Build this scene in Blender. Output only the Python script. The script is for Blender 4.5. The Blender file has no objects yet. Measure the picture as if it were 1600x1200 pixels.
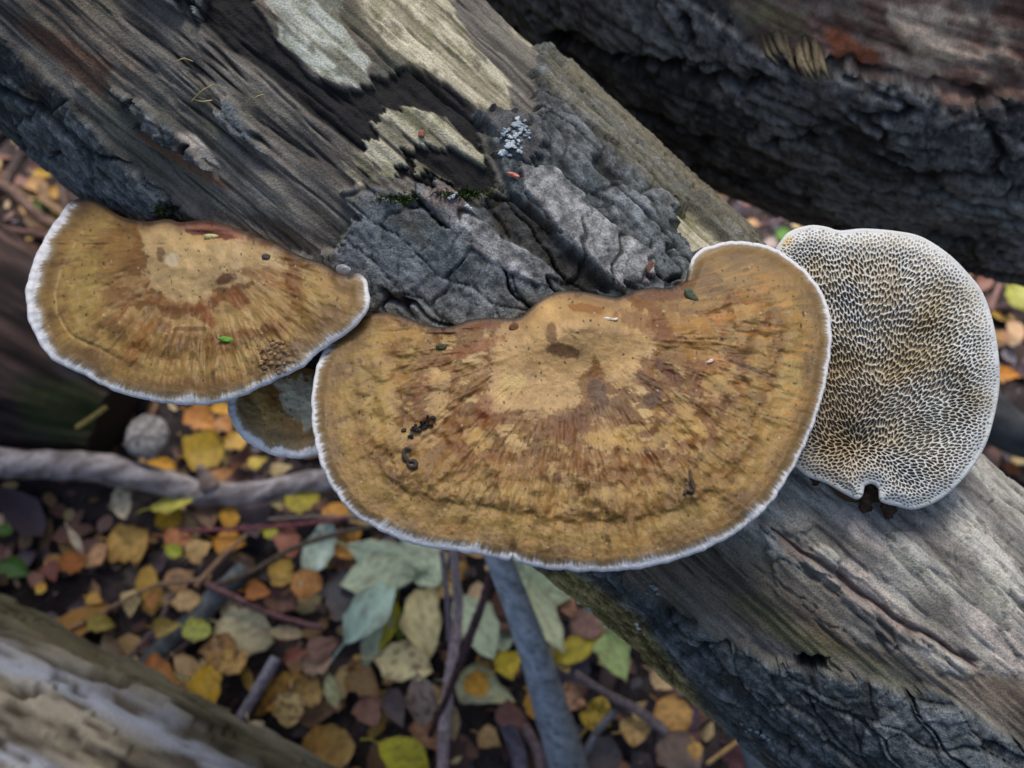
import bpy, math, random
import numpy as np
from mathutils import Vector, Matrix

# ------------------------------------------------------------------ camera, world, sun, exposure
SC = bpy.context.scene
COL = SC.collection
W, HH = 1600.0, 1200.0                       # the photograph's frame, used to measure directions
HFOV = math.radians(55.0)
FPX = (W / 2) / math.tan(HFOV / 2)
CAM_H = 0.75
PITCH = math.radians(62.0)
CF = np.array([0.0, math.cos(PITCH), -math.sin(PITCH)])
CR = np.array([1.0, 0.0, 0.0])
CU = np.array([0.0, math.sin(PITCH), math.cos(PITCH)])
CC = np.array([0.0, 0.0, CAM_H])

cd = bpy.data.cameras.new('camera')
cam = bpy.data.objects.new('camera', cd)
COL.objects.link(cam)
cam.location = CC
cam.rotation_euler = (math.pi / 2 - PITCH, 0, 0)
cd.angle = HFOV
cd.sensor_width = 36
cd.clip_start = 0.01
cd.clip_end = 200
cd.dof.use_dof = True
cd.dof.focus_distance = 0.342
cd.dof.aperture_fstop = 9.5
SC.camera = cam

SUN_EL, SUN_AZ = math.radians(60), math.radians(4)      # azimuth from +Y towards +X
world = bpy.data.worlds.new('World')
SC.world = world
world.use_nodes = True
wn = world.node_tree
sky = wn.nodes.new('ShaderNodeTexSky')
sky.sky_type = 'NISHITA'
sky.sun_disc = False
sky.sun_elevation = SUN_EL
sky.sun_rotation = SUN_AZ
sky.dust_density = 3.5
sky.ozone_density = 0.5
wn.links.new(sky.outputs[0], wn.nodes['Background'].inputs[0])
wn.nodes['Background'].inputs[1].default_value = 0.105
sl = bpy.data.lights.new('sun', 'SUN')
sl.energy = 1.45
sl.angle = math.radians(20)
sl.color = (1.0, 0.93, 0.84)
sun = bpy.data.objects.new('sun', sl)
COL.objects.link(sun)
sd = Vector((math.sin(SUN_AZ) * math.cos(SUN_EL), math.cos(SUN_AZ) * math.cos(SUN_EL), math.sin(SUN_EL)))
sun.rotation_euler = sd.to_track_quat('Z', 'Y').to_euler()
sun.location = sd * 3
SC.view_settings.view_transform = 'Standard'
SC.view_settings.look = 'None'
SC.view_settings.gamma = 1.0
SC.view_settings.use_curve_mapping = False
SC.view_settings.exposure = 0.52
SC.render.engine = 'CYCLES'
SC.cycles.use_denoising = True
SC.cycles.max_bounces = 5
SC.cycles.diffuse_bounces = 3

# ------------------------------------------------------------------ measuring helpers
def PT(px, py, d):
    """point(s) at camera depth d in the direction of a position in the photograph"""
    px = np.asarray(px, float); py = np.asarray(py, float); d = np.asarray(d, float)
    px, py, d = np.broadcast_arrays(px, py, d)
    x = (px - 800) / FPX * d
    y = (600 - py) / FPX * d
    return CC + d[..., None] * CF + x[..., None] * CR + y[..., None] * CU

def GD(px, py, z=0.0):
    """point on the level z"""
    return PT(px, py, (CAM_H - z) / (-CF[2] - (600 - np.asarray(py, float)) / FPX * CU[2]))

def PX(P):
    Q = P - CC
    d = Q @ CF
    return 800 + (Q @ CR) / d * FPX, 600 - (Q @ CU) / d * FPX

# ------------------------------------------------------------------ noise in numpy
rg = np.random.RandomState(7)
_perm = np.concatenate([rg.permutation(256)] * 3)
_ga = rg.rand(256) * 2 * np.pi
_gx, _gy = np.cos(_ga), np.sin(_ga)
_r1, _r2 = rg.rand(256), rg.rand(256)

def gn(x, y, seed=0):
    x = np.asarray(x, float) + seed * 17.31; y = np.asarray(y, float) + seed * 9.77
    xi = np.floor(x).astype(np.int64); yi = np.floor(y).astype(np.int64)
    xf = x - xi; yf = y - yi
    u = xf * xf * xf * (xf * (xf * 6 - 15) + 10)
    v = yf * yf * yf * (yf * (yf * 6 - 15) + 10)
    a = _perm[xi & 255]; b = _perm[(xi + 1) & 255]
    y0 = yi & 255; y1 = (yi + 1) & 255
    def g(h, fx, fy): return _gx[h] * fx + _gy[h] * fy
    n00 = g(_perm[a + y0], xf, yf); n01 = g(_perm[a + y1], xf, yf - 1)
    n10 = g(_perm[b + y0], xf - 1, yf); n11 = g(_perm[b + y1], xf - 1, yf - 1)
    return ((n00 * (1 - u) + n10 * u) * (1 - v) + (n01 * (1 - u) + n11 * u) * v) * 1.5

def fbm(x, y, o=4, seed=0, gain=0.5):
    s = 0; a = 1.0; f = 1.0; t = 0
    for i in range(o):
        s = s + a * gn(x * f, y * f, seed + i * 3); t += a
        a *= gain; f *= 2.03
    return s / t * 1.3

def ridged(x, y, o=3, seed=0):
    s = 0; a = 1.0; f = 1.0; t = 0
    for i in range(o):
        s = s + a * (1 - np.abs(gn(x * f, y * f, seed + i * 5)) * 1.6); t += a
        a *= 0.5; f *= 2.1
    return s / t

def worley(x, y, seed=0, jit=0.9):
    x = x + seed * 13.7; y = y + seed * 5.3
    xi = np.floor(x).astype(np.int64); yi = np.floor(y).astype(np.int64)
    f1 = np.full(x.shape, 9.0); f2 = np.full(x.shape, 9.0); cid = np.zeros(x.shape)
    for dx in (-1, 0, 1):
        for dy in (-1, 0, 1):
            h = _perm[_perm[(xi + dx) & 255] + ((yi + dy) & 255)]
            cx = xi + dx + 0.5 + (_r1[h] - 0.5) * jit
            cy = yi + dy + 0.5 + (_r2[h] - 0.5) * jit
            d = np.hypot(x - cx, y - cy)
            m = d < f1
            f2 = np.where(m, f1, np.minimum(f2, d))
            cid = np.where(m, _r1[(h * 7 + 3) & 255], cid)
            f1 = np.where(m, d, f1)
    return f1, f2, cid

def ss(x, a, b):
    t = np.clip((x - a) / (b - a), 0, 1)
    return t * t * (3 - 2 * t)

KALB = 1.0
def lin(c):
    c = np.asarray(c, float) / 255.0
    return np.where(c <= 0.04045, c / 12.92, ((c + 0.055) / 1.055) ** 2.4) * KALB

def mixc(a, b, t):
    t = np.asarray(t)[..., None]
    return a * (1 - t) + b * t

def seg_dist(px, py, A, B):
    dx, dy = B[0] - A[0], B[1] - A[1]
    L = dx * dx + dy * dy + 1e-12
    t = np.clip(((px - A[0]) * dx + (py - A[1]) * dy) / L, 0, 1)
    qx, qy = A[0] + t * dx, A[1] + t * dy
    return np.hypot(px - qx, py - qy), qx, qy

def line_dist(px, py, pts):
    best = np.full(np.shape(px), 1e9)
    for A, B in zip(pts[:-1], pts[1:]):
        best = np.minimum(best, seg_dist(px, py, A, B)[0])
    return best

def sdf(px, py, poly, want_near=False):
    best = np.full(px.shape, 1e9); ins = np.zeros(px.shape, bool)
    if want_near:
        nx = np.zeros(px.shape); ny = np.zeros(px.shape)
    n = len(poly)
    for i in range(n):
        A, B = poly[i], poly[(i + 1) % n]
        d, qx, qy = seg_dist(px, py, A, B)
        if want_near:
            m = d < best
            nx = np.where(m, qx, nx); ny = np.where(m, qy, ny)
        best = np.minimum(best, d)
        if A[1] != B[1]:
            c = (A[1] > py) != (B[1] > py)
            ins ^= c & (px < (B[0] - A[0]) * (py - A[1]) / (B[1] - A[1]) + A[0])
    s = np.where(ins, -best, best)
    return (s, nx, ny) if want_near else s

def smooth_line(pts, step=5.0, closed=False):
    """Catmull-Rom through 2-D or 3-D points"""
    P = [np.array(p, float) for p in pts]
    n = len(P); out = []
    rng = range(n if closed else n - 1)
    for i in rng:
        p1, p2 = P[i], P[(i + 1) % n]
        p0 = P[i - 1] if (closed or i > 0) else 2 * p1 - p2
        p3 = P[(i + 2) % n] if (closed or i + 2 < n) else 2 * p2 - p1
        k = max(1, int(np.linalg.norm(p2 - p1) / step))
        for j in range(k):
            t = j / k
            out.append(0.5 * ((2 * p1) + (-p0 + p2) * t + (2 * p0 - 5 * p1 + 4 * p2 - p3) * t * t + (-p0 + 3 * p1 - 3 * p2 + p3) * t ** 3))
    if not closed: out.append(P[-1])
    return np.array(out)

# ------------------------------------------------------------------ objects
def tag(o, label=None, cat=None, group=None, kind=None):
    if label: o['label'] = label
    if cat: o['category'] = cat
    if group: o['group'] = group
    if kind: o['kind'] = kind
    return o

def empty(name, loc, label, cat, group=None):
    o = bpy.data.objects.new(name, None)
    o.empty_display_size = 0.02
    COL.objects.link(o); o.location = loc
    return tag(o, label, cat, group)

def meshobj(name, V, F, mat, col=None, parent=None, org=None, smooth=True):
    """V (n,3) world coordinates, F (m,3|4) indices or list of such arrays"""
    V = np.asarray(V, float)
    if org is None: org = np.array(parent.location) if parent is not None else V.mean(0)
    org = np.asarray(org, float)
    Fs = F if isinstance(F, list) else [F]
    Fs = [np.asarray(f, np.int64) for f in Fs if len(f)]
    me = bpy.data.meshes.new(name)
    me.vertices.add(len(V)); me.vertices.foreach_set('co', (V - org).astype(np.float32).ravel())
    lv = np.concatenate([f.ravel() for f in Fs])
    lt = np.concatenate([np.full(len(f), f.shape[1]) for f in Fs])
    ls = np.concatenate([[0], np.cumsum(lt)[:-1]])
    me.loops.add(len(lv)); me.loops.foreach_set('vertex_index', lv.astype(np.int32))
    me.polygons.add(len(lt)); me.polygons.foreach_set('loop_start', ls.astype(np.int32))
    me.polygons.foreach_set('loop_total', lt.astype(np.int32))
    me.polygons.foreach_set('use_smooth', np.full(len(lt), smooth))
    me.update(calc_edges=True); me.validate()
    if col is not None:
        a = me.color_attributes.new('Col', 'FLOAT_COLOR', 'POINT')
        c = np.ones((len(V), 4), np.float32); c[:, :3] = np.clip(col, 0, 1)
        a.data.foreach_set('color', c.ravel())
    me.materials.append(mat)
    o = bpy.data.objects.new(name, me); COL.objects.link(o)
    if parent is not None: o.parent = parent
    else: o.location = org
    return o

def submesh(name, V, F, col, keep, mat, parent):
    f = F[keep]
    idx = np.unique(f)
    mp = np.zeros(len(V), np.int64); mp[idx] = np.arange(len(idx))
    return meshobj(name, V[idx], mp[f], mat, col[idx], parent)

def material(name, rough=0.85, bump=0.3, scale=600, var=0.25, spec=0.3, stretch=None, detail=6, sss=0.0):
    m = bpy.data.materials.new(name); m.use_nodes = True
    nt = m.node_tree; b = nt.nodes['Principled BSDF']
    at = nt.nodes.new('ShaderNodeAttribute'); at.attribute_name = 'Col'
    tc = nt.nodes.new('ShaderNodeTexCoord')
    mp = nt.nodes.new('ShaderNodeMapping')
    if stretch:
        mp.inputs['Rotation'].default_value = stretch[0]; mp.inputs['Scale'].default_value = stretch[1]
    nt.links.new(tc.outputs['Object'], mp.inputs[0])
    n = nt.nodes.new('ShaderNodeTexNoise'); n.inputs['Scale'].default_value = scale
    n.inputs['Detail'].default_value = detail; n.inputs['Roughness'].default_value = 0.6
    nt.links.new(mp.outputs[0], n.inputs['Vector'])
    mr = nt.nodes.new('ShaderNodeMapRange')
    mr.inputs['From Min'].default_value = 0.3; mr.inputs['From Max'].default_value = 0.7
    mr.inputs['To Min'].default_value = 1 - var; mr.inputs['To Max'].default_value = 1 + var
    nt.links.new(n.outputs['Fac'], mr.inputs['Value'])
    mx = nt.nodes.new('ShaderNodeVectorMath'); mx.operation = 'SCALE'
    nt.links.new(at.outputs['Color'], mx.inputs[0]); nt.links.new(mr.outputs[0], mx.inputs['Scale'])
    nt.links.new(mx.outputs[0], b.inputs['Base Color'])
    bp = nt.nodes.new('ShaderNodeBump'); bp.inputs['Strength'].default_value = bump
    bp.inputs['Distance'].default_value = 0.0006
    nt.links.new(n.outputs['Fac'], bp.inputs['Height']); nt.links.new(bp.outputs[0], b.inputs['Normal'])
    b.inputs['Roughness'].default_value = rough
    b.inputs['Specular IOR Level'].default_value = spec
    if sss:
        b.inputs['Subsurface Weight'].default_value = sss
        b.inputs['Subsurface Radius'].default_value = (0.002, 0.0012, 0.0006)
        b.inputs['Subsurface Scale'].default_value = 1.0
    return m

M_BARK = material('bark', 0.88, 1.0, 1300, 0.50, 0.25)
M_WOOD = material('weathered_wood', 0.85, 1.0, 1300, 0.38, 0.25)
M_CAP = material('fungus_cap', 0.42, 0.4, 2200, 0.20, 0.35)
M_MARGIN = material('fungus_margin', 0.9, 0.5, 1200, 0.08, 0.15)
M_PORE = material('pore_layer', 0.9, 0.2, 1500, 0.08, 0.15)
M_LEAF = material('leaf', 0.55, 0.4, 220, 0.18, 0.4)
M_SOIL = material('soil', 0.95, 1.0, 350, 0.5, 0.2)
M_TWIG = material('twig_bark', 0.8, 0.6, 500, 0.3, 0.3)
M_DEBRIS = material('debris', 0.7, 0.6, 1500, 0.3, 0.4)
M_LICHEN = material('lichen', 0.9, 0.8, 1500, 0.12, 0.2)

# ------------------------------------------------------------------ logs
def bark_field(S, T, k, sc=1.0):
    """flat-topped plates, long fissures, short cross cracks, grain: returns height (m), fissure 0..1, cross crack 0..1, tone -1..1"""
    sw = S + .012 * fbm(S * 25, T * 30, 3, k); tw = T + .005 * fbm(S * 30, T * 35, 3, k + 1)
    v = np.abs(fbm(sw * 13 * sc, tw * 50 * sc, 3, k + 2, .45))
    top = ss(v, .012, .055)
    b1, b2, bi = worley(sw * 30 * sc, tw * 78 * sc, k + 3, .95)
    top2 = ss(b2 - b1, .0, .07)
    a1, a2, ai = worley(sw * 95 * sc + .25 * bi, tw * 60 * sc, k + 4)
    cx = ss(a2 - a1, .0, .05)
    big_ = fbm(S * 9 * sc, T * 20 * sc, 3, k + 5)
    gr = fbm(S * 220, T * 280, 4, k + 6, .68)
    gm_ = fbm(S * 70, T * 120, 4, k + 7, .65)
    hsh = (np.mod(bi * 7.13, 1) - .5)
    tilt_ = hsh * gn(sw * 30 * sc, tw * 78 * sc, k + 9)
    h = .0026 * top + .0026 * (bi - .5) * top + .0016 * tilt_ + .0012 * top2 * top + .0008 * big_ + .0007 * gm_ + .0007 * gr - .0005 * (1 - cx) * top + .0008 * (ai - .5) * top
    return h, 1 - top * (.35 + .65 * top2), .7 * (1 - cx), .7 * gr + .5 * gm_ + .35 * (ai - .5) + .6 * (bi - .5) + .3 * big_
def log_grid(axis_px, ns_vis, nt_front, nt_back, s_dense, front=1.75):
    """axis_px: list of (px, py, depth, radius). Returns P, N, S, T, theta, rad arrays (ns, nt)."""
    A = np.array([PT(a[0], a[1], a[2]) for a in axis_px]); R = np.array([a[3] for a in axis_px])
    C = smooth_line(np.column_stack([A, R]), 0.004)
    seg = np.linalg.norm(np.diff(C[:, :3], axis=0), axis=1)
    L = np.concatenate([[0], np.cumsum(seg)])
    s0, s1 = s_dense[0] * L[-1], s_dense[1] * L[-1]
    S = np.concatenate([np.linspace(0, s0, 50, endpoint=False), np.linspace(s0, s1, ns_vis, endpoint=False), np.linspace(s1, L[-1], 50)])
    Cc = np.column_stack([np.interp(S, L, C[:, i]) for i in range(4)])
    Tn = np.gradient(Cc[:, :3], S, axis=0); Tn /= np.linalg.norm(Tn, axis=1)[:, None]
    view = CC - Cc[:, :3]
    N = view - (view * Tn).sum(1)[:, None] * Tn; N /= np.linalg.norm(N, axis=1)[:, None]
    B = np.cross(Tn, N)
    th = np.concatenate([np.linspace(-math.pi, -front, nt_back, endpoint=False), np.linspace(-front, front, nt_front, endpoint=False), np.linspace(front, math.pi, nt_back)])
    ct, st = np.cos(th), np.sin(th)
    D = ct[None, :, None] * N[:, None, :] + st[None, :, None] * B[:, None, :]
    P = Cc[:, None, :3] + Cc[:, None, 3:4] * D
    SS = np.broadcast_to(S[:, None], P.shape[:2]).copy()
    TH = np.broadcast_to(th[None, :], P.shape[:2]).copy()
    TT = TH * Cc[:, 3].mean()
    return P, D, SS, TT, TH, L[-1]

def grid_faces(n, m):
    i = np.arange(n - 1)[:, None] * m + np.arange(m - 1)[None, :]
    i = i.ravel()
    return np.stack([i, i + 1, i + m + 1, i + m], 1)

def end_caps(V, n, m, col):
    """close both ends of a grid tube"""
    a = V[:m].mean(0); b = V[(n - 1) * m:].mean(0)
    V2 = np.vstack([V, a, b]); k = len(V)
    j = np.arange(m - 1)
    F = np.vstack([np.stack([j + 1, j, np.full(m - 1, k)], 1), np.stack([(n - 1) * m + j, (n - 1) * m + j + 1, np.full(m - 1, k + 1)], 1)])
    return V2, F, np.vstack([col, col[:m].mean(0), col[(n - 1) * m:].mean(0)])

# ---- the big log that carries the brackets
MD = 0.436
P, D, S, T, TH, LL = log_grid([(-650, -800, MD, .092), (-316, -511, MD, .091), (284, 9, MD, .0905), (802, 454, MD, .0845), (1303, 892, MD, .081),
                               (1903, 1422, MD, .081), (2600, 2050, MD, .080), (3400, 2700, MD, .078)], 1150, 440, 34, (0.14, 0.60), 1.62)
ax, ay = PX(P.reshape(-1, 3)); ax = ax.reshape(P.shape[:2]); ay = ay.reshape(P.shape[:2])
fr = np.cos(TH) > -0.15
_al = 26 * fbm(T * 300, S * 9, 3, 1); _ac = 7 * fbm(S * 45, T * 45, 3, 2)
wx = ax + .75 * _al - .66 * _ac; wy = ay + .66 * _al + .75 * _ac
# grain coordinate: along the fibre / across
def zone(poly, soft=5, off=0.0):
    d = sdf(wx, wy, poly) + off
    return np.where(fr, 1 - ss(d, -soft, soft), 0.0)
g_f = fbm(S * 14, T * 420, 4, 3)
g_m = fbm(S * 22, T * 120, 4, 4)
g_l = fbm(S * 9, T * 22, 4, 5)
g_i = fbm(S * 130, T * 170, 4, 6)
sw = S + 0.016 * fbm(S * 22, T * 40, 4, 7, .6); tw = T + 0.009 * fbm(S * 22, T * 40, 4, 8, .6)
f1, f2, cid = worley(sw * 15, tw * 78, 9)
plate = ss(f2 - f1, 0.0, 0.22)
c1, c2, cid2 = worley(sw * 95, tw * 55, 11)
crack = ss(c2 - c1, 0.0, 0.07)
terr0 = fbm(S * 22, T * 75, 4, 15, .55) * 5 + .5 * g_i
terr = np.floor(terr0) + ss(terr0 - np.floor(terr0), .75, 1.0)
lower_edge = T < 0      # placeholder, refined by zones below

# where bark clings; elsewhere bare weathered wood
z_bark_low = zone([(-900, -800), (-700, -560), (0, 55), (120, 165), (165, 215), (250, 300), (340, 350), (430, 395), (520, 400), (560, 340), (530, 300), (560, 288), (660, 300), (690, 285),
                   (745, 312), (790, 300), (765, 215), (745, 180), (805, 172), (850, 190), (835, 120), (850, 70), (930, 130), (1030, 215), (1120, 300), (1200, 400), (1260, 500), (1150, 700), (1000, 800), (960, 900), (1060, 960), (1200, 1030), (1320, 1055), (1480, 1090), (1620, 1180),
                   (1900, 1500), (1500, 1700), (-200, 900), (-1500, -300)], 4)
z_black = zone([(285, -60), (392, -60), (392, 0), (440, 72), (490, 118), (548, 142), (590, 122), (640, 102), (700, 128), (748, 168), (752, 215), (770, 280), (745, 305), (690, 300), (640, 275), (600, 262), (560, 225), (500, 190), (430, 130), (350, 70), (300, 10)], 3)
z_paleC = zone([(528, 268), (560, 232), (585, 205), (598, 165), (650, 160), (700, 180), (760, 240), (748, 252), (705, 222), (650, 226), (625, 255), (590, 282), (545, 286)], 3)
z_paleC2 = zone([(635, 262), (690, 280), (705, 278), (660, 256)], 2)
z_paleA = zone([(392, -80), (440, 65), (500, 112), (552, 134), (582, 122), (575, 85), (540, 40), (530, -80)], 3)
z_paleB = zone([(530, -80), (560, 10), (600, 60), (650, 98), (700, 122), (745, 162), (806, 168), (800, 130), (760, 80), (715, 20), (690, -80)], 3)
z_paleD = zone([(745, -80), (770, 5), (835, 80), (850, 72), (800, 10), (790, -80)], 3)
z_darkedge = zone([(690, -80), (715, 20), (800, 130), (830, 170), (850, 180), (840, 90), (770, 5), (745, -80)], 3)
z_chip = zone([(205, 168), (255, 185), (300, 212), (330, 254), (290, 246), (235, 214)], 3)
z_red = zone([(10, 20), (90, 60), (165, 92), (160, 150), (100, 120), (30, 60)], 5)
z_red2 = zone([(200, 185), (235, 215), (300, 255), (350, 290), (320, 285), (240, 240), (195, 200)], 4)
z_pl1 = zone([(640, 288), (690, 286), (745, 335), (800, 382), (852, 418), (868, 440), (840, 452), (790, 425), (735, 380), (690, 345)], 2)
z_pl2 = zone([(812, 262), (850, 262), (900, 308), (950, 352), (1025, 412), (1008, 442), (962, 452), (900, 392), (850, 338), (815, 300)], 2)
z_pl0 = zone([(750, 180), (800, 172), (835, 195), (845, 240), (815, 258), (790, 245), (765, 205)], 2)
z_pl3 = zone([(862, 78), (930, 128), (1040, 218), (1120, 290), (1175, 362), (1168, 388), (1100, 328), (1000, 240), (900, 150)], 2)
z_pale4 = zone([(1042, 318), (1078, 326), (1112, 358), (1148, 388), (1080, 402), (1052, 362)], 2)
z_valley = zone([(770, 300), (800, 300), (900, 400), (960, 455), (900, 470), (868, 430), (800, 372), (755, 320)], 4)
z_mossedge = zone([(840, 880), (900, 880), (1010, 965), (1080, 1060), (1120, 1120), (1240, 1260), (1190, 1260), (1100, 1130), (930, 985)], 12)
z_rightlight = zone([(1180, 700), (1600, 700), (1900, 1000), (1900, 1300), (1600, 1060), (1500, 1060), (1330, 1010), (1180, 900), (1100, 850)], 18)
z_midwood = zone([(1000, 870), (1130, 850), (1330, 930), (1480, 1060), (1250, 1020), (1100, 960)], 14)
z_greenish = zone([(1090, 850), (1160, 900), (1290, 1000), (1420, 1060), (1300, 1050), (1150, 970)], 14)
z_knot = zone([(1330, 965), (1370, 955), (1440, 1015), (1390, 1020), (1350, 1000)], 6)
z_pinkline = line_dist(wx, wy, [(1225, 845), (1300, 895), (1370, 945), (1440, 990), (1530, 1040)])
z_hole = zone([(1245, 1028), (1290, 1028), (1285, 1050), (1250, 1045)], 4)
wood = np.clip(1 - z_bark_low, 0, 1) if True else 0
wood = np.maximum(wood, np.maximum(z_rightlight, z_midwood)); wood = np.maximum(wood, z_pale4)
z_patchy = ss(fbm(S * 11, T * 34, 4, 19) - .35 * pz, .12, .2) if False else ss(fbm(S * 11, T * 34, 4, 19), .22, .28) * (sdf(ax, ay, [(-900, -800), (560, -800), (300, 60), (520, 260), (520, 380), (0, 80)]) < 0)
wood = wood * (1 - z_patchy)
bark = 1 - wood
pale = np.clip(z_paleA + z_paleB + z_paleC * (g_f + g_m * .6 > -0.35) + z_paleC2 + z_paleD + z_pale4, 0, 1)
black = np.clip(z_black - z_paleC - z_paleC2, 0, 1)

# relief (metres)
rg1 = ridged(S * 7, T * 85, 3, 12)
z_split = zone([(235, 50), (330, 60), (440, 150), (580, 270), (480, 290), (380, 240), (280, 170)], 16)
g_s = ridged(S * 9 + 3, T * 150, 3, 17)
h_wood = 0.0007 * g_f + 0.0013 * g_m + 0.0024 * g_l - 0.0022 * ss(rg1, 0.80, 0.97) + 0.0003 * g_i + .0012 * fbm(S*30, T*60, 3, 18) - .0030 * z_split * ss(g_s, .72, .95)
h_wood *= (1 - 0.35 * np.clip(z_rightlight, 0, 1) - 0.3 * pale)
# flaky lens-shaped scales on the smooth light wood
w1, w2, wid = worley(sw * 30 + .8 * g_l, tw * 95 + .8 * g_m, 21)
flake = (wid - 0.5) * 0.0032 * ss(w2 - w1, 0.0, 0.12) - 0.0005 * (1 - ss(w2 - w1, 0.0, 0.05)) + .0012 * fbm(S * 45, T * 110, 4, 47)
h_wood += flake * z_rightlight
g_c = fbm(S * 60, T * 95, 5, 14, 0.6)
g_h = fbm(S * 260, T * 330, 3, 16, .6)
tc1, tc2, _ = worley(sw * 120, tw * 16, 31)
_q = S * 70 + .9 * fbm(T * 45, S * 25, 3, 33); _id = np.round(_q).astype(int) & 255
_ln = np.abs(_q - np.round(_q)) + .05 * np.abs(g_i) + .5 * (_r1[_id] < .35) + .25 * ss(fbm(T * 60, S * 30, 2, 34), .0, .3)
tcrack = np.minimum(ss(_ln, .03, .10), .5 + .5 * ss(tc2 - tc1, 0.0, 0.04))
furrow = ss(ridged(sw * 11, tw * 58, 3, 35), .80, .93)
bh, bfis, bcx, btone = bark_field(S, T, 120)
h_bark = .0012 + bh
_unused = 0.0030 + 0.0014 * plate + 0.0012 * (cid - .5) + 0.0020 * g_l + 0.0010 * g_i + 0.0016 * g_c + .0013 * terr + .0005 * g_h - 0.0007 * (1 - crack) * plate - .0030 * furrow
h = wood * h_wood + bark * h_bark
h += -0.0020 * black * (1 - 0.3 * g_i) - 0.0008 * pale * 0 + 0.0010 * z_chip
plates = np.clip(z_pl0 + z_pl1 + z_pl2 + z_pl3, 0, 1)
h_plate = 0.0066 + 0.0004 * g_m + 0.0006 * g_i + 0.0006 * g_c + .0007 * g_h - 0.0014 * (1 - tcrack)
h = h * (1 - plates) + h_plate * plates
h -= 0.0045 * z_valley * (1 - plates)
h -= 0.003 * np.exp(-(z_pinkline / 4) ** 2) + 0.006 * z_hole
h += 0.0014 * np.exp(-((z_pinkline - 14) / 8) ** 2)
h -= 0.0022   # keep the outline
fade = np.clip((math.pi - np.abs(TH)) / 0.6, 0, 1)
PD = P + D * (h * fade)[..., None]

# colours
cool, warm = lin((150, 145, 142)), lin((84, 76, 68))
cw = mixc(lin((74, 68, 66)), lin((142, 134, 126)), ss(g_m * .6 + g_f * .5 + g_l * .4, -.5, .6))
cw = mixc(cw, lin((60, 62, 44)), 0.45 * ss(fbm(S * 25, T * 30, 3, 41), .05, .6))
cw = mixc(cw, lin((44, 40, 40)), 0.75 * ss(g_f + .5 * g_m, .25, .75))
cw = mixc(cw, lin((18, 17, 17)), .85 * z_split * ss(g_s, .72, .95))
cw = mixc(cw, lin((92, 96, 84)), .5 * ss(fbm(S * 18, T * 50, 4, 42), .1, .5))
cw = mixc(cw, lin((26, 24, 23)), .75 * ss(fbm(S * 12, T * 300, 3, 43), .30, .6))
cw = mixc(cw, lin((100, 72, 58)), 0.75 * z_red)
cw = mixc(cw, lin((118, 84, 62)), 0.8 * z_red2)
cw = mixc(cw, lin((210, 196, 190)), z_chip * ss(g_f, -.6, .3))
cp = mixc(lin((124, 116, 96)), lin((200, 190, 168)), ss(g_f * .6 + g_m * .7, -.5, .45))
cp = mixc(cp, lin((192, 198, 194)), 0.65 * z_paleA)
cp = mixc(cp, lin((112, 114, 72)), 0.45 * ss(fbm(ax / 40, ay / 40, 3, 44), .05, .5))
cp = mixc(cp, lin((70, 64, 48)), 0.6 * ss(g_i, .30, .6))
cp = mixc(cp, lin((88, 84, 66)), .75 * ss(fbm(S * 20, T * 110, 4, 48), .12, .45))
cp = mixc(cp, lin((44, 42, 38)), .7 * ss(fbm(S * 26, T * 300, 4, 49), .28, .6))
cw = mixc(cw, cp, pale)
cw = mixc(cw, lin((30, 29, 31)) * (1 + .25 * g_i[..., None]), black * .97)
cr = mixc(lin((116, 112, 108)), lin((198, 192, 186)), ss(.5 * g_m + .5 * fbm(S * 30, T * 40, 4, 45) + .4 * (wid - .5), -.45, .5))
cr = mixc(cr, lin((122, 124, 98)), 0.5 * ss(g_l, .0, .5))
cr = mixc(cr, lin((112, 104, 102)), .6 * ss(fbm(S * 26, T * 60, 4, 58), .1, .35))
cr = mixc(cr, lin((206, 190, 184)), .5 * ss(fbm(S * 20, T * 50, 4, 59), .2, .4))
cr = mixc(cr, lin((70, 66, 64)), 0.35 * (1 - ss(w2 - w1, .0, .05)) + .45 * ss(g_i, .25, .7) + .45 * ss(fbm(S * 30, T * 330, 3, 46), .2, .6))
cw = mixc(cw, cr, z_rightlight)
cm = mixc(lin((72, 66, 60)), lin((118, 106, 96)), ss(g_f + .4 * g_m, -.5, .6))
cw = mixc(cw, cm, z_midwood * (1 - .5 * z_rightlight))
cw = mixc(cw, lin((92, 94, 60)), 0.6 * z_greenish * ss(g_m, -.5, .4))
cw = mixc(cw, lin((56, 56, 60)), 0.65 * z_knot)
cw = mixc(cw, lin((120, 92, 86)), 0.7 * np.exp(-(z_pinkline / 9) ** 2) * fr)
cb = mixc(lin((54, 58, 60)), lin((132, 139, 142)), ss(btone, -.5, .8))
cb = mixc(cb, lin((62, 76, 80)), 0.5 * ss(fbm(S * 30, T * 40, 4, 51), 0, .5))
cb = mixc(cb, lin((74, 62, 44)), 0.5 * ss(fbm(S * 40, T * 60, 4, 52), .15, .6))
cb = mixc(cb, lin((26, 26, 26)), np.clip(.85 * bfis + .6 * bcx, 0, .92))
cb = mixc(cb, lin((32, 40, 24)), 0.4 * ss(fbm(S * 55, T * 70, 3, 53), .25, .6))
low = ss(wy - (0.85 * wx + 150), -60, 260) * (wx > 850)
cb = mixc(cb, lin((66, 63, 56)), 0.5 * low * (1 - bfis))
me_ = mixc(lin((74, 64, 42)), lin((186, 172, 116)), ss(btone, -.4, .6))
me_ = mixc(me_, lin((84, 96, 40)), .5 * ss(fbm(S * 70, T * 90, 3, 57), .1, .4))
me_ = mixc(me_, lin((24, 22, 16)), .8 * bfis)
cb = mixc(cb, me_, z_mossedge)
ctop = mixc(lin((86, 84, 66)), lin((128, 122, 100)), ss(g_f, -.4, .5))
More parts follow.
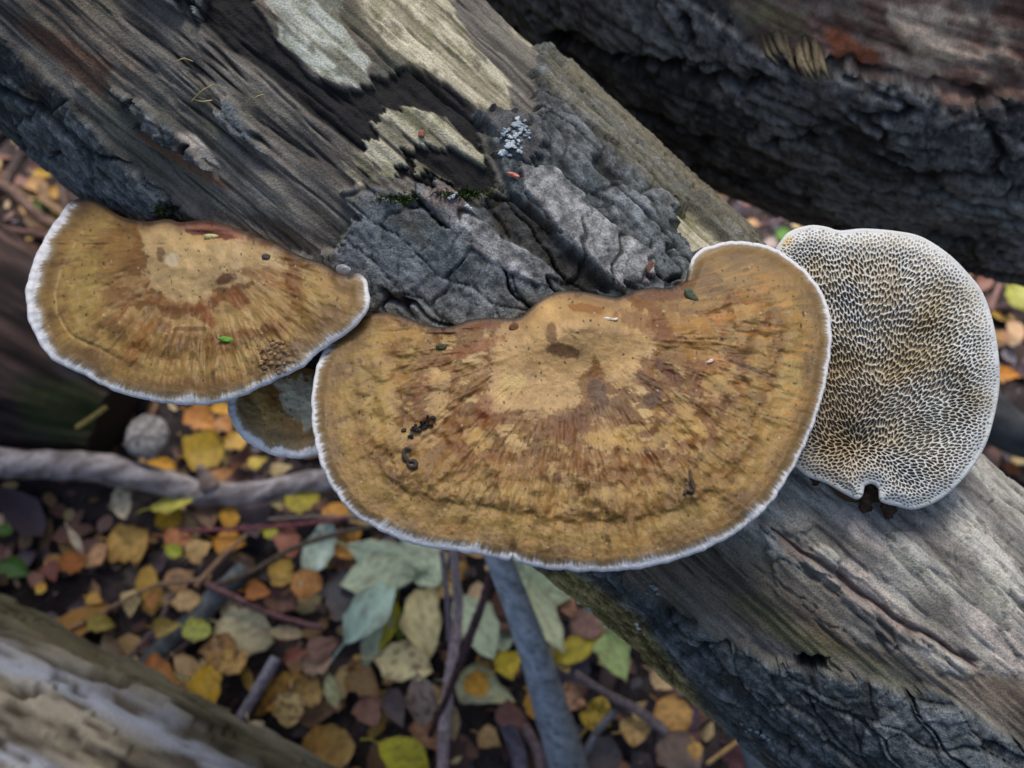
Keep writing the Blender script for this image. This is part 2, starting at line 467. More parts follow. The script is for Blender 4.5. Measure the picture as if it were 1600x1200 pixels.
cb = mixc(cb, ctop, 0.6 * zone([(850, 60), (1180, 350), (1200, 420), (1040, 330), (930, 210), (850, 140)], 8))
cw = mixc(cw, cw * np.array([1.12, .86, .68]), .45 * ss(fbm(S * 10, T * 26, 4, 62), .05, .4) * (1 - .85 * np.clip(z_rightlight + pale, 0, 1)))
cw = cw * np.array([.93, .985, .96])[None, None]
c = mixc(cw, cb, bark)
cpl = mixc(lin((92, 94, 95)), lin((158, 160, 160)), ss(g_i + .5 * g_m, -.5, .6))
cpl = cpl * (1 + .5 * g_h)[..., None].clip(.5, 1.5)
cpl = mixc(cpl, lin((126, 106, 98)), 0.6 * ss(fbm(S * 50, T * 50, 3, 55), .1, .5))
cpl = mixc(cpl, lin((24, 24, 24)), 0.85 * (1 - tcrack))
cpl = mixc(cpl, ctop * .95, z_pl3 * .85)
cpl = mixc(cpl, lin((58, 60, 62)), z_pl0 * .75)
c = mixc(c, cpl, plates)
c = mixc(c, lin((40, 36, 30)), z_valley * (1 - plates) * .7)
c = mixc(c, lin((14, 13, 12)), z_hole)
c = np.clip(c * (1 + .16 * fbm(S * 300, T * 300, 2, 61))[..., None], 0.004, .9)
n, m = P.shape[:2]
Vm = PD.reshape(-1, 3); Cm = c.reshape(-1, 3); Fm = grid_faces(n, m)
big = empty('fallen_log', GD(1250, 900, 0.30), 'thick leaning grey log that carries all the bracket fungi', 'log')
big.location = Vector(P[n // 2].mean(0))
reg = np.zeros(n * m, np.int8)
reg[(bark > .5).ravel()] = 1
reg[(pale > .5).ravel()] = 2
reg[(black > .5).ravel()] = 3
reg[(z_chip > .5).ravel()] = 4
reg[(z_pl1 > .5).ravel()] = 5; reg[(z_pl2 > .5).ravel()] = 6; reg[(z_pl3 > .5).ravel()] = 7; reg[(z_pl0 > .5).ravel()] = 8
rf = reg[Fm[:, 0]]
for k, nm, mt, lb in ((0, 'bare_wood', M_WOOD, 'weathered grey-brown bare wood'), (1, 'bark', M_BARK, 'dark blue-grey rough bark'), (2, 'pale_wood', M_WOOD, 'cream bare wood'),
                      (3, 'blackened_wood', M_WOOD, 'sooty black rotten band'), (4, 'splinter', M_WOOD, 'whitish pink torn splinter')):
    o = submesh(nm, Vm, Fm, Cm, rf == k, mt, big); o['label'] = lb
for k in (5, 6, 7, 8):
    submesh('bark_plate', Vm, Fm, Cm, rf == k, M_BARK, big)
V2, F2, C2 = end_caps(Vm, n, m, Cm)
for sl_ in (np.r_[0:m, n * m], np.r_[(n - 1) * m:n * m, n * m + 1]):
    meshobj('cut_end', V2[sl_], np.stack([np.arange(m - 1) + 1, np.arange(m - 1), np.full(m - 1, m)], 1), M_WOOD, np.tile(lin((120, 104, 80)), (m + 1, 1)), big, smooth=False)
_lx, _ly = PX(Vm); _ld = (Vm - CC) @ CF; _lf = (np.cos(TH) > 0.1).ravel()
LOGS = (_lx[_lf], _ly[_lf], Vm[_lf], D.reshape(-1, 3)[_lf])
_sel = slice(None, None, 17)
LOGC = (LOGS[0][_sel], LOGS[1][_sel], (LOGS[2][_sel] - CC) @ CF)
def on_log(px, py):
    i = np.argmin((LOGS[0] - px) ** 2 + (LOGS[1] - py) ** 2)
    return LOGS[2][i], LOGS[3][i]

# ---- the dark log at the upper right
P, D, S, T, TH, LL = log_grid([(500, -900, .57, .123), (760, -480, .55, .123), (1022, -232, .535, .125), (1310, -40, .53, .125), (1700, 84, .53, .123), (2090, 195, .54, .121), (2900, 480, .59, .118)], 620, 300, 30, (0.20, 0.72))
ax, ay = PX(P.reshape(-1, 3)); ax = ax.reshape(P.shape[:2]); ay = ay.reshape(P.shape[:2])
fr = np.cos(TH) > -0.15
wx = ax + 16 * fbm(ax / 34, ay / 34, 3, 71); wy = ay + 16 * fbm(ax / 34, ay / 34, 3, 72)
g_i = fbm(S * 90, T * 130, 4, 73); g_l = fbm(S * 7, T * 18, 4, 74); g_f = fbm(S * 12, T * 260, 4, 75); g_m = fbm(S * 25, T * 70, 4, 76)
sw = S + 0.014 * fbm(S * 20, T * 24, 3, 77); tw = T + 0.010 * fbm(S * 18, T * 24, 3, 78)
f1, f2, cid = worley(sw * 9, tw * 48, 79)
plate = ss(f2 - f1, .0, .28)
c1, c2, _ = worley(sw * 62, tw * 40, 80); crack = ss(c2 - c1, .0, .07)
terr0 = fbm(S * 14, T * 50, 4, 85, .55) * 4 + .4 * g_i
terr = np.floor(terr0) + ss(terr0 - np.floor(terr0), .7, 1.0)
z_torn = zone([(1060, -60), (1700, -60), (1700, 150), (1560, 150), (1500, 165), (1440, 130), (1340, 120), (1290, 90), (1200, 80), (1150, 30)], 6)
z_pink = zone([(1390, 10), (1520, 20), (1600, 60), (1600, 150), (1520, 155), (1440, 128), (1390, 100)], 8)
z_rust = zone([(1290, 55), (1350, 70), (1375, 95), (1350, 110), (1300, 95)], 5)
z_greeny = zone([(1130, 0), (1250, 25), (1270, 80), (1210, 60), (1150, 40)], 6)
groove = line_dist(wx, wy, [(870, 55), (960, 85), (1040, 105), (1120, 125), (1200, 125)])
groove2 = line_dist(wx, wy, [(1240, 95), (1340, 110), (1460, 140), (1600, 170)])
dh, dfis, dcx, dtone = bark_field(S, T, 150, .72)
h = 1.5 * dh + .004 * g_l
ht = 0.002 * g_f + .003 * g_m - .004 + .004 * fbm(S * 40, T * 50, 4, 89) + .0015 * g_i
h = h * (1 - z_torn) + ht * z_torn
h -= 0.009 * np.exp(-(groove / 7) ** 2) + 0.006 * np.exp(-(groove2 / 6) ** 2)
fade = np.clip((math.pi - np.abs(TH)) / 0.6, 0, 1)
PD = P + D * ((h - .003) * fade)[..., None]
cb = mixc(lin((44, 45, 46)), lin((104, 108, 110)), ss(dtone, -.5, .8))
fur2 = ss(ridged(sw * 7, tw * 40, 3, 87), .80, .94)
cb = mixc(cb, lin((20, 20, 20)), np.clip(.8 * dfis + .6 * dcx + .5 * fur2, 0, .92))
cb = mixc(cb, lin((58, 46, 42)), .4 * ss(fbm(S * 22, T * 30, 3, 81), .1, .5))
ct = mixc(lin((62, 44, 38)), lin((128, 104, 94)), ss(.6 * g_f + .6 * g_m, -.5, .6))
_mt = fbm(S * 55, T * 70, 4, 88)
ct = mixc(ct, lin((104, 98, 90)), .7 * ss(_mt, -.1, .4)); ct = mixc(ct, lin((44, 36, 34)), .7 * ss(-_mt, .15, .5))
ct = mixc(ct, lin((190, 176, 156)), z_pink * .55 * ss(g_m + g_i * .5, -.2, .5))
ct = mixc(ct, lin((128, 72, 44)), .8 * z_rust)
ct = mixc(ct, lin((96, 96, 66)), .5 * z_greeny)
ct = mixc(ct, lin((24, 18, 16)), .7 * ss(g_f * .8 + g_m * .4, .3, .8))
c = mixc(cb, ct, z_torn)
c = mixc(c, lin((12, 11, 11)), .9 * np.exp(-(groove / 6) ** 2))
c = np.clip(c * 2.0 * (1 + .5 * fbm(S * 220, T * 260, 3, 86))[..., None].clip(.4, 1.7) * np.array([1.02, .96, .88]), .003, .9)
n, m = P.shape[:2]
Vr = PD.reshape(-1, 3); Cr_ = c.reshape(-1, 3); Fr = grid_faces(n, m)
rl = empty('dark_log', P[n // 2].mean(0), 'thick dark furrowed log with torn reddish wood on top, upper right behind', 'log')
tm = (z_torn > .5).ravel()[Fr[:, 0]]
submesh('bark', Vr, Fr, Cr_, ~tm, M_BARK, rl)
submesh('torn_wood', Vr, Fr, Cr_, tm, M_WOOD, rl)['label'] = 'torn reddish fibrous wood with a pink-white patch'
# frayed bark fibres hanging over the furrow
Pf, Df = PD.reshape(-1, 3), D.reshape(-1, 3)
rx_, ry_ = PX(Pf)
def on_dark(px, py):
    k = np.where((np.cos(TH) > .1).ravel(), (rx_ - px) ** 2 + (ry_ - py) ** 2, 1e12)
    i = np.argmin(k); return Pf[i], Df[i]

# ------------------------------------------------------------------ tubes (twigs, branches, roots, stems)
def tube_mesh(pts, rad, sides=10, seed=0, rough=.08, step=None, colA=(90, 80, 72), colB=(130, 120, 112), knots=0.0):
    pts = [np.array(p, float) for p in pts]
    rr = np.interp(np.linspace(0, 1, len(pts)), np.linspace(0, 1, len(rad)), rad)
    C = smooth_line(np.column_stack([pts, rr]), step or max(np.mean(rad) * .5, .002))
    n = len(C)
    Tn = np.gradient(C[:, :3], axis=0); Tn /= np.linalg.norm(Tn, axis=1)[:, None] + 1e-12
    up = np.array([0.13, -0.3, 0.94]); A = np.cross(Tn, up); A /= np.linalg.norm(A, axis=1)[:, None] + 1e-12
    B = np.cross(A, Tn)
    th = np.linspace(0, 2 * math.pi, sides, endpoint=False)
    L = np.concatenate([[0], np.cumsum(np.linalg.norm(np.diff(C[:, :3], axis=0), axis=1))])
    r0 = np.mean(rad)
    cx = np.cos(th)[None] * 1.3 + 0 * L[:, None]; sx = np.sin(th)[None] * 1.3
    nz = fbm(L[:, None] / r0 * .5 + cx, sx + cx * .7, 3, seed)
    kn = knots * np.exp(-((np.mod(L / r0 + seed, 9) - 4.5) / .7) ** 2)[:, None]
    r = C[:, 3][:, None] * (1 + rough * 1.6 * nz + kn)
    V = C[:, None, :3] + r[..., None] * (np.cos(th)[None, :, None] * A[:, None] + np.sin(th)[None, :, None] * B[:, None])
    i = np.arange(n - 1)[:, None] * sides; j = np.arange(sides)[None]
    F = np.stack([i + j, i + (j + 1) % sides, i + sides + (j + 1) % sides, i + sides + j], -1).reshape(-1, 4)
    V = V.reshape(-1, 3)
    V = np.vstack([V, C[0, :3], C[-1, :3]]); k = n * sides
    jj = np.arange(sides)
    Fc = np.vstack([np.stack([(jj + 1) % sides, jj, np.full(sides, k)], 1), np.stack([(n - 1) * sides + jj, (n - 1) * sides + (jj + 1) % sides, np.full(sides, k + 1)], 1)])
    q = fbm(L[:, None] / r0 * .8 + cx, sx * 3, 4, seed + 5)
    c = mixc(lin(colA), lin(colB), ss(q, -.5, .5)).reshape(-1, 3) * 1.6
    c = np.vstack([c, c[0], c[-1]])
    return V, [F, Fc], c

def tube(name, pts, rad, label=None, cat=None, parent=None, mat=None, group=None, **k):
    V, F, c = tube_mesh(pts, rad, **k)
    o = meshobj(name, V, F, mat or M_TWIG, c, parent)
    if parent is None: tag(o, label, cat, group)
    elif label: o['label'] = label
    return o

def gpts(lst):
    return [GD(a[0], a[1], a[2] if len(a) > 2 else 0.01) for a in lst]
def prad(w, py=900, z=0.01):
    d = (CAM_H - z) / (-CF[2] - (600 - py) / FPX * CU[2])
    return w * .5 * d / FPX

for k in range(16):
    px, py = 1195 + k * 5.5 + random.uniform(-6, 6), 52 + k * 1.5 + random.uniform(-8, 8)
    a, nn = on_dark(px, py); b, _ = on_dark(px + random.uniform(10, 32), py + random.uniform(34, 62))
    V, F, c_ = tube_mesh([a, (a + b) / 2 + nn * .006, b + nn * random.uniform(.001, .004)], [.0016, .0012, .0004], 5, k, .2, .006, (70, 62, 48), (120, 108, 84))
    meshobj('bark_fibre', V, F, M_TWIG, c_, rl)

# ------------------------------------------------------------------ bracket fungi
def slab(outline, spacing, inset):
    """dense sheet that fills an outline; returns px,py of vertices, faces, ordered boundary, outward normals"""
    x0, y0 = outline.min(0) - 3; x1, y1 = outline.max(0) + 3
    gx = np.arange(x0, x1, spacing); gy = np.arange(y0, y1, spacing)
    X, Y = np.meshgrid(gx, gy)
    s, nx, ny = sdf(X, Y, outline, True)
    cx = (X[:-1, :-1] + X[1:, 1:]) / 2
    sc = (s[:-1, :-1] + s[1:, 1:] + s[:-1, 1:] + s[1:, :-1]) / 4
    keep = sc < -inset - spacing * .15
    m = X.shape[1]
    i = (np.arange(X.shape[0] - 1)[:, None] * m + np.arange(m - 1)[None])[keep]
    F = np.stack([i, i + m, i + m + 1, i + 1], 1)
    idx = np.unique(F); mp = np.zeros(X.size, np.int64); mp[idx] = np.arange(len(idx)); F = mp[F]
    x = X.ravel()[idx]; y = Y.ravel()[idx]; nx = nx.ravel()[idx]; ny = ny.ravel()[idx]; s = s.ravel()[idx]
    E = np.vstack([F[:, [0, 1]], F[:, [1, 2]], F[:, [2, 3]], F[:, [3, 0]]])
    key = E.min(1) * (len(idx) + 1) + E.max(1)
    _, inv, cnt = np.unique(key, return_inverse=True, return_counts=True)
    Bd = E[cnt[inv] == 1]
    nxt = dict((int(a), int(b)) for a, b in Bd)
    best = []; seen = set()
    for st in list(nxt):
        if st in seen: continue
        loop = []; v = st
        while v in nxt and v not in seen:
            seen.add(v); loop.append(v); v = nxt[v]
        if len(loop) > len(best): best = loop
    loop = np.array(best)
    dx, dy = nx[loop] - x[loop], ny[loop] - y[loop]
    L = np.hypot(dx, dy) + 1e-9
    sg = np.where(s[loop] < 0, 1, -1)
    ox, oy = dx / L * sg, dy / L * sg
    x[loop] = nx[loop] - ox * inset; y[loop] = ny[loop] - oy * inset
    for _ in range(3):
        ox = (np.roll(ox, 1) + 2 * ox + np.roll(ox, -1)) / 4; oy = (np.roll(oy, 1) + 2 * oy + np.roll(oy, -1)) / 4
    L = np.hypot(ox, oy) + 1e-9
    return x, y, F, loop, ox / L, oy / L

def bracket(name, label, rim, back, plane, hgt, colf, spacing, attach, lip=.0018, deep=.05, margin_w=None, under=None, rot_c=None, dgroup='bracket fungi on the log'):
    rimS = smooth_line(rim, 5); backS = smooth_line(back, 5)
    # a slightly crinkled edge
    L = np.arange(len(rimS)) * 5.0
    nb = np.gradient(rimS, axis=0); nb = np.stack([nb[:, 1], -nb[:, 0]], 1); nb /= np.linalg.norm(nb, axis=1)[:, None]
    env = np.minimum(1, np.minimum(np.arange(len(L)), np.arange(len(L))[::-1]) / 6.0)
    rimS = rimS + nb * (env * (1.6 * gn(L / 16, L * 0, 3) + 1.1 * gn(L / 7, L * 0, 5)))[:, None]
    outline = np.vstack([rimS[:-1], backS[:-1]])
    lip_px = lip / .335 * FPX
    x, y, F, loop, ox, oy = slab(outline, spacing, lip_px)
    dr = line_dist(x, y, rimS[::3]); db = line_dist(x, y, backS[::2])
    dep = plane(x, y) - hgt(x, y, dr, db)
    colr, mw = colf(x, y, dr, db)
    V = PT(x, y, dep)
    # lip and underside rows
    rows = []; cols = []
    bx, by, bd = x[loop], y[loop], dep[loop]
    free = ss(db[loop], 14, 34)
    cmarg = colr[loop]
    k0 = len(V)
    NA = 6
    for a in range(1, NA + 1):
        t = a / NA * math.pi * .95
        rows.append(PT(bx + ox * lip_px * math.sin(t), by + oy * lip_px * math.sin(t), bd + lip * (1 - math.cos(t))))
        cols.append(mixc(mixc(cmarg, lin((34, 24, 16)), .8 * (1 - free)), lin((214, 216, 220)), free * .9))  # lip along the back edge is painted dark to read as shaded
    nlip = NA
    fw = ss(db[loop], 55, 130)
    p_b = plane(bx, by)
    def log_depth(u, v):
        out = np.full(len(u), np.nan)
        for i_ in range(len(u)):
            d2 = (LOGC[0] - u[i_]) ** 2 + (LOGC[1] - v[i_]) ** 2; q_ = np.argmin(d2)
            if d2[q_] < 100: out[i_] = LOGC[2][q_]
        return out
    ld0 = log_depth(bx, by)
    hit = np.isfinite(ld0).astype(float)
    for _ in range(12): hit = (np.roll(hit, 1) + hit + np.roll(hit, -1)) / 3
    fw = np.maximum(fw, 1 - hit)
    for f, g in ((.03, .0), (.12, .12), (.28, .3), (.5, .55), (.72, .8), (.9, 1.0)):
        X2 = bx + (attach[0] - bx) * f * fw - ox * 10 * f * (1 - fw); Y2 = by + (attach[1] - by) * f * fw - oy * 10 * f * (1 - fw)
        near = plane(X2, Y2) + (bd - p_b) * (1 - f) + 2 * lip + .012 * f * fw
        tgt = log_depth(X2, Y2) + .004
        tgt = np.where(np.isfinite(tgt), np.maximum(tgt, near), near + .02)
        gg = g * np.where(fw > .5, g ** 2, g)
        rows.append(PT(X2, Y2, near + (tgt - near) * gg))
        cols.append(np.tile(lin((150, 130, 100)), (len(loop), 1)))
    nL = len(loop)
    V = np.vstack([V] + rows); colr = np.vstack([colr] + cols)
    j = np.arange(nL); jn = (j + 1) % nL
    prev = loop; FL = []; FU = []
    for r in range(len(rows)):
        cur = k0 + r * nL + j
        f = np.stack([prev[jn], prev[j], cur[j], cur[jn]], 1)
        (FL if r < nlip else FU).append(f); prev = cur
    tip = len(V); V = np.vstack([V, PT(attach[0], attach[1], np.nanmax(np.append(log_depth(np.array([attach[0]]), np.array([attach[1]])), plane(np.float64(attach[0]), np.float64(attach[1])) + .02)) + .004)]); colr = np.vstack([colr, lin((120, 100, 70))])
    Ft = np.stack([prev[jn], prev[j], np.full(nL, tip)], 1)
    org = PT(attach[0], attach[1], plane(np.float64(attach[0]), np.float64(attach[1])) + .03)
    th = empty(name, org, label, 'bracket fungus', dgroup)
    mk = (mw[F[:, 0]] > .5)
    FLc = np.vstack(FL)
    free_face = np.tile(free > .35, nlip)
    submesh('cap', V, np.vstack([F[~mk], FLc[~free_face]]), colr, slice(None), M_CAP, th)
    submesh('margin', V, np.vstack([F[mk], FLc[free_face]]), colr, slice(None), M_MARGIN, th)['label'] = 'white growing edge'
    FUc = np.vstack(FU)
    idx = np.unique(np.concatenate([FUc.ravel(), Ft.ravel()])); mp = np.zeros(len(V), np.int64); mp[idx] = np.arange(len(idx))
    meshobj('underside', V[idx], [mp[FUc], mp[Ft]], M_PORE, colr[idx], th)
    ok = np.arange(k0)
    return th, (x, y, V[:k0])

def plane_z(z0, tilt=0.0, px0=900):
    def f(x, y):
        z = z0 + tilt * (x - px0)
        return (CAM_H - z) / (-CF[2] - (600 - y) / FPX * CU[2])
    return f

def cap_colour(cx, cy, warm=1.0, beige=(), blots=(), seed=0, mwid=13, zone_w=1.0, orange=None, grey=0.0, gain=1.0):
    def f(x, y, dr, db):
        ph = np.arctan2(y - cy, x - cx); rho = np.hypot(x - cx, y - cy)
        wob = 5 * fbm(x / 45, y / 45, 3, seed + 1)
        z = dr + wob
        fib = fbm(ph * 70, rho / 60, 4, seed + 2)
        fib2 = fbm(ph * 24, rho / 45, 4, seed + 3)
        kr = ss(rho, 50, 230); fib = fib * kr; fib2 = fib2 * kr
        n1 = fbm(x / 75, y / 60, 5, seed + 4, .6)
        n2 = fbm(x / 26, y / 22, 4, seed + 5, .6)
        c = mixc(lin((96, 68, 33)), lin((150, 116, 60)), ss(.5 * fib2 + .7 * n1 + .25 * fib, -.6, .6))
        band = gn(z / 17 * zone_w + .5 * n1, ph * 1.5, seed + 6) + .35 * gn(z / 7 * zone_w, ph * 1.5, seed + 7)
        c = mixc(c, lin((176, 152, 96)), .6 * ss(.7 * band + .5 * fib + .4 * n1, .1, .7) * ss(z, 25, 60) * (1 - ss(z, 110, 170)))
        c = mixc(c, lin((100, 70, 36)), .35 * ss(-.7 * band + .5 * fib + .4 * n1, .2, .7))
        fin = fbm(ph * 120, rho / 45, 3, seed + 30) * kr
        c = c * (1 + .20 * fin + .10 * fib)[:, None].clip(.6, 1.4)
        for z0_, w_, cc_, st_ in ((52, 17, (172, 144, 88), .45), (86, 9, (116, 84, 44), .4), (112, 13, (166, 136, 78), .4), (150, 22, (112, 76, 38), .4)):
            c = mixc(c, lin(cc_), 1.35 * st_ * np.exp(-((z + 8 * n1 - z0_) / w_) ** 2) * ss(n2 + fib2 + .7, -.2, .6))
        m3 = fbm(ph * 17, rho / 24 + .5 * n2, 4, seed + 31, .6) * kr
        zb = ss(z, 60, 100) * (1 - ss(z, 190, 270))
        c = mixc(c, lin((92, 56, 24)), .38 * zb * ss(m3, .15, .6))
        c = mixc(c, lin((178, 150, 94)), .7 * zb * ss(-m3, .2, .36))
        c = mixc(c, lin((120, 94, 66)), .35 * ss(fbm(x / 100, y / 80, 3, seed + 32), .1, .5))
        c = mixc(c, lin((144, 98, 42)), .4 * ss(n1, .05, .5) * warm)
        # mottled inner zone of rust and beige
        inner = ss(z, 95, 190)
        bw = 15 * fbm(x / 26, y / 26, 5, seed + 8, .62) + 8 * fib2 + 5 * fib
        mott = fbm(x / 48 + fib2 * .25, y / 30, 4, seed + 9, .6)
        mot2 = fbm(ph * 9, rho / 34, 4, seed + 19, .6) * kr
        c = mixc(c, lin((192, 162, 116)), inner * .85 * ss(mott + .12 * fib2, .12, .24))
        c = mixc(c, lin((172, 138, 84)), (1 - inner) * .6 * ss(z, 45, 60) * ss(mot2, .16, .42))
        c = mixc(c, lin((92, 54, 26)), inner * .8 * ss(-mott + .4 * n2 + .1 * fib2, .18, .45))
        c = mixc(c, lin((108, 72, 34)), .3 * ss(z, 40, 60) * ss(-mot2, .22, .5))
        for poly, col in beige:
            s = sdf(x, y, poly) + bw
            c = mixc(c, lin(col) * (1 + .34 * n2 + .38 * n1 + .12 * fin)[:, None], .95 * (1 - ss(s, -2, 1)))
            c = mixc(c, lin((214, 190, 148)), .5 * np.exp(-((s - 1) / 2.0) ** 2) * ss(n2, -.2, .3))
            c = mixc(c, lin((120, 74, 32)), .65 * np.exp(-((s - 11) / 10.0) ** 2) * ss(n1 + n2 + .5, -.1, .4))
        for bx, by, ra, rb, an, col, st in blots:
            dx, dy = x - bx, y - by; ca, sa = math.cos(math.radians(an)), math.sin(math.radians(an))
            e = np.hypot((dx * ca + dy * sa) / ra, (-dx * sa + dy * ca) / rb) + .55 * fbm(x / 16, y / 16, 5, seed + 10, .65)
            c = mixc(c, lin(col), st * (1 - ss(e, .7, 1.05)))
        if orange:
            s = sdf(x, y, orange)
            glint = ss(fbm(ph * 26, rho / 60, 3, seed + 11), .12, .5) * (1 - ss(s, -30, 10))
            c = mixc(c, lin((200, 142, 72)), .4 * glint)  # sun glints on the lobe, painted in as warm orange streaks
        # specks
        w1, w2, wid = worley(x / 13 + .5 * n1, y / 13 + .5 * n2, seed + 12)
        sz = .035 + .09 * np.clip(wid - .45, 0, 1) * 1.2
        c = mixc(c, lin((38, 26, 20)), .85 * (1 - ss(w1, sz, sz + .07)) * (wid > .70))
        w1, w2, wid = worley(x / 24, y / 24, seed + 13)
        c = mixc(c, lin((206, 196, 180)), .6 * (1 - ss(w1, .03, .08)) * (wid > .9))
        c = mixc(c, lin((40, 26, 16)), .85 * (1 - ss(db + 3 * n2, 0, 6)))  # narrow shadow gap against the bark, painted as a dark line
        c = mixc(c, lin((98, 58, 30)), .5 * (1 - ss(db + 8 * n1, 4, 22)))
        c = mixc(c, lin((132, 110, 78)), .45 * (1 - ss(dr, 14, 40)) * ss(db, 3, 20))
        c = c * gain
        if grey: c = mixc(c, lin((196, 184, 156)), grey)
        # white margin with fringed inner boundary
        mwv = mwid(x, y) if callable(mwid) else mwid
        mwv = mwv * (1.1 + .7 * gn(ph * 7, ph * 0 + seed, 5) + .25 * gn(ph * 19, ph * 0 + seed, 6))
        edge = dr + 4.0 * fin * 1.5 + 2.5 * fib + 2.0 * n2 - mwv * (1 - .9 * (1 - ss(db, 0, 22)))
        wm = 1 - ss(edge, -4.5, 3.0)
        c = mixc(c, lin((176, 164, 148)), .55 * (1 - ss(edge, 0, 11)) * (1 - wm))
        wcol = mixc(lin((212, 213, 216)), lin((186, 168, 140)), .5 * ss(n1 + .6 * n2, .2, .7))
        c = mixc(c, wcol, wm)
        c = c * mixc(np.array([.79, .79, .70]), np.ones(3) * .95, wm)
        pass
        if gain > 1: c = mixc(c, c * .8, 1 - wm); c = mixc(c, lin((236, 238, 240)), wm)
        return np.clip(c, 0.004, .88), (edge < 0).astype(float)
    return f

# -- large central bracket
main_rim = [(548, 500), (518, 527), (497, 566), (487, 618), (490, 680), (505, 735), (538, 788), (580, 822), (640, 848), (700, 860), (755, 868), (788, 876), (797, 877), (801, 868), (806, 878), (830, 884), (880, 891), (945, 893), (1020, 885), (1095, 862),
            (1160, 826), (1208, 782), (1245, 722), (1266, 678), (1286, 618), (1297, 560), (1299, 512), (1290, 468), (1264, 428), (1228, 398), (1190, 382), (1150, 377), (1110, 384), (1086, 397), (1077, 415), (1071, 438)]
main_back = [(1071, 438), (1045, 450), (1020, 449), (990, 455), (965, 465), (938, 461), (905, 455), (870, 456), (842, 470), (822, 488), (805, 498), (770, 496), (735, 500), (700, 511), (668, 508), (640, 498), (605, 488), (575, 492), (548, 500)]
def main_h(x, y, dr, db):
    ph = np.arctan2(y - 520, x - 890); rho = np.hypot(x - 890, y - 520)
    h = .010 * np.exp(-((x - 890) ** 2 / 110 ** 2 + (y - 510) ** 2 / 55 ** 2)) * ss(db, -5, 60) ** .5
    h += .004 * ss(dr, 0, 120)
    h += .0016 * np.exp(-((x - 920) ** 2 / 30 ** 2 + (y - 500) ** 2 / 18 ** 2))
    kr = ss(rho, 60, 240)
    h += .0006 * fbm(ph * 15, rho / 34 + .6 * fbm(x / 40, y / 40, 2, 9), 3, 207) * ss(dr, 50, 90) * (1 - ss(dr, 190, 260)) * kr
    h += .0013 * fbm(x / 40, y / 34, 2, 233) * ss(dr, 40, 100) * kr + .0018 * fbm(ph * 7, rho / 70, 3, 201) * ss(dr, 15, 90) * kr + .0003 * fbm(ph * 30, rho / 40, 3, 202) * ss(dr, 10, 60) * kr + .0004 * fbm(x / 60, y / 45, 3, 209) * (1 - kr)
    h += .0003 * gn(dr / 24, ph * 1.6, 203) + .00010 * fbm(x / 7, y / 7, 3, 204)
    h += .0008 * ss(dr + 9 * fbm(x / 30, y / 30, 3, 205), 74, 84) * ss(y, 640, 740)
    h += .00022 * fbm(x / 14, y / 14, 4, 206)
    for (a, b) in (((1230, 470), (1030, 540)), ((1280, 640), (1180, 590)), ((1240, 500), (1100, 520)), ((1160, 640), (1255, 665)), ((1080, 770), (1120, 800)), ((1115, 760), (1185, 800)), ((800, 800), (802, 868)), ((845, 790), (850, 850)), ((955, 800), (968, 890))):
        d, _, _ = seg_dist(x + 3 * gn(x / 12, y / 12, 9), y + 3 * gn(x / 12, y / 12, 8), a, b)
        h += .0006 * np.exp(-((d - 5) / 8) ** 2)
    h -= .0022 * np.exp(-((x - 801) ** 2 / 6 ** 2 + (y - 862) ** 2 / 14 ** 2))
    h -= .0025 * (1 - ss(dr, 0, 22))
    h -= .0015 * (1 - ss(db, 0, 8))
    return h
beigeM = [([(815, 500), (838, 475), (870, 460), (915, 460), (965, 468), (1005, 488), (1022, 512), (1028, 548), (1005, 560), (990, 585), (968, 605), (945, 590), (930, 560), (908, 590), (905, 628), (880, 650), (850, 640), (800, 640), (768, 645), (752, 622), (768, 590), (772, 555), (762, 520)], (184, 150, 104)),
          ([(670, 572), (700, 580), (698, 620), (702, 655), (685, 662), (668, 640), (672, 610)], (180, 147, 100)),
          ([(725, 672), (760, 668), (768, 700), (745, 712), (728, 695)], (172, 138, 86)),
          ([(900, 680), (980, 670), (1010, 690), (1060, 650), (1050, 610), (1085, 640), (1100, 680), (1040, 690), (1000, 705), (930, 700)], (170, 136, 80)),
          ([(1100, 580), (1140, 580), (1145, 610), (1120, 620), (1102, 600)], (164, 132, 78)),
          ([(1145, 480), (1185, 478), (1195, 500), (1150, 505)], (160, 126, 74)),
          ([(1040, 490), (1110, 500), (1125, 560), (1085, 560), (1050, 520)], (150, 112, 60))]
RB = (92, 58, 32); DB = (74, 46, 28)
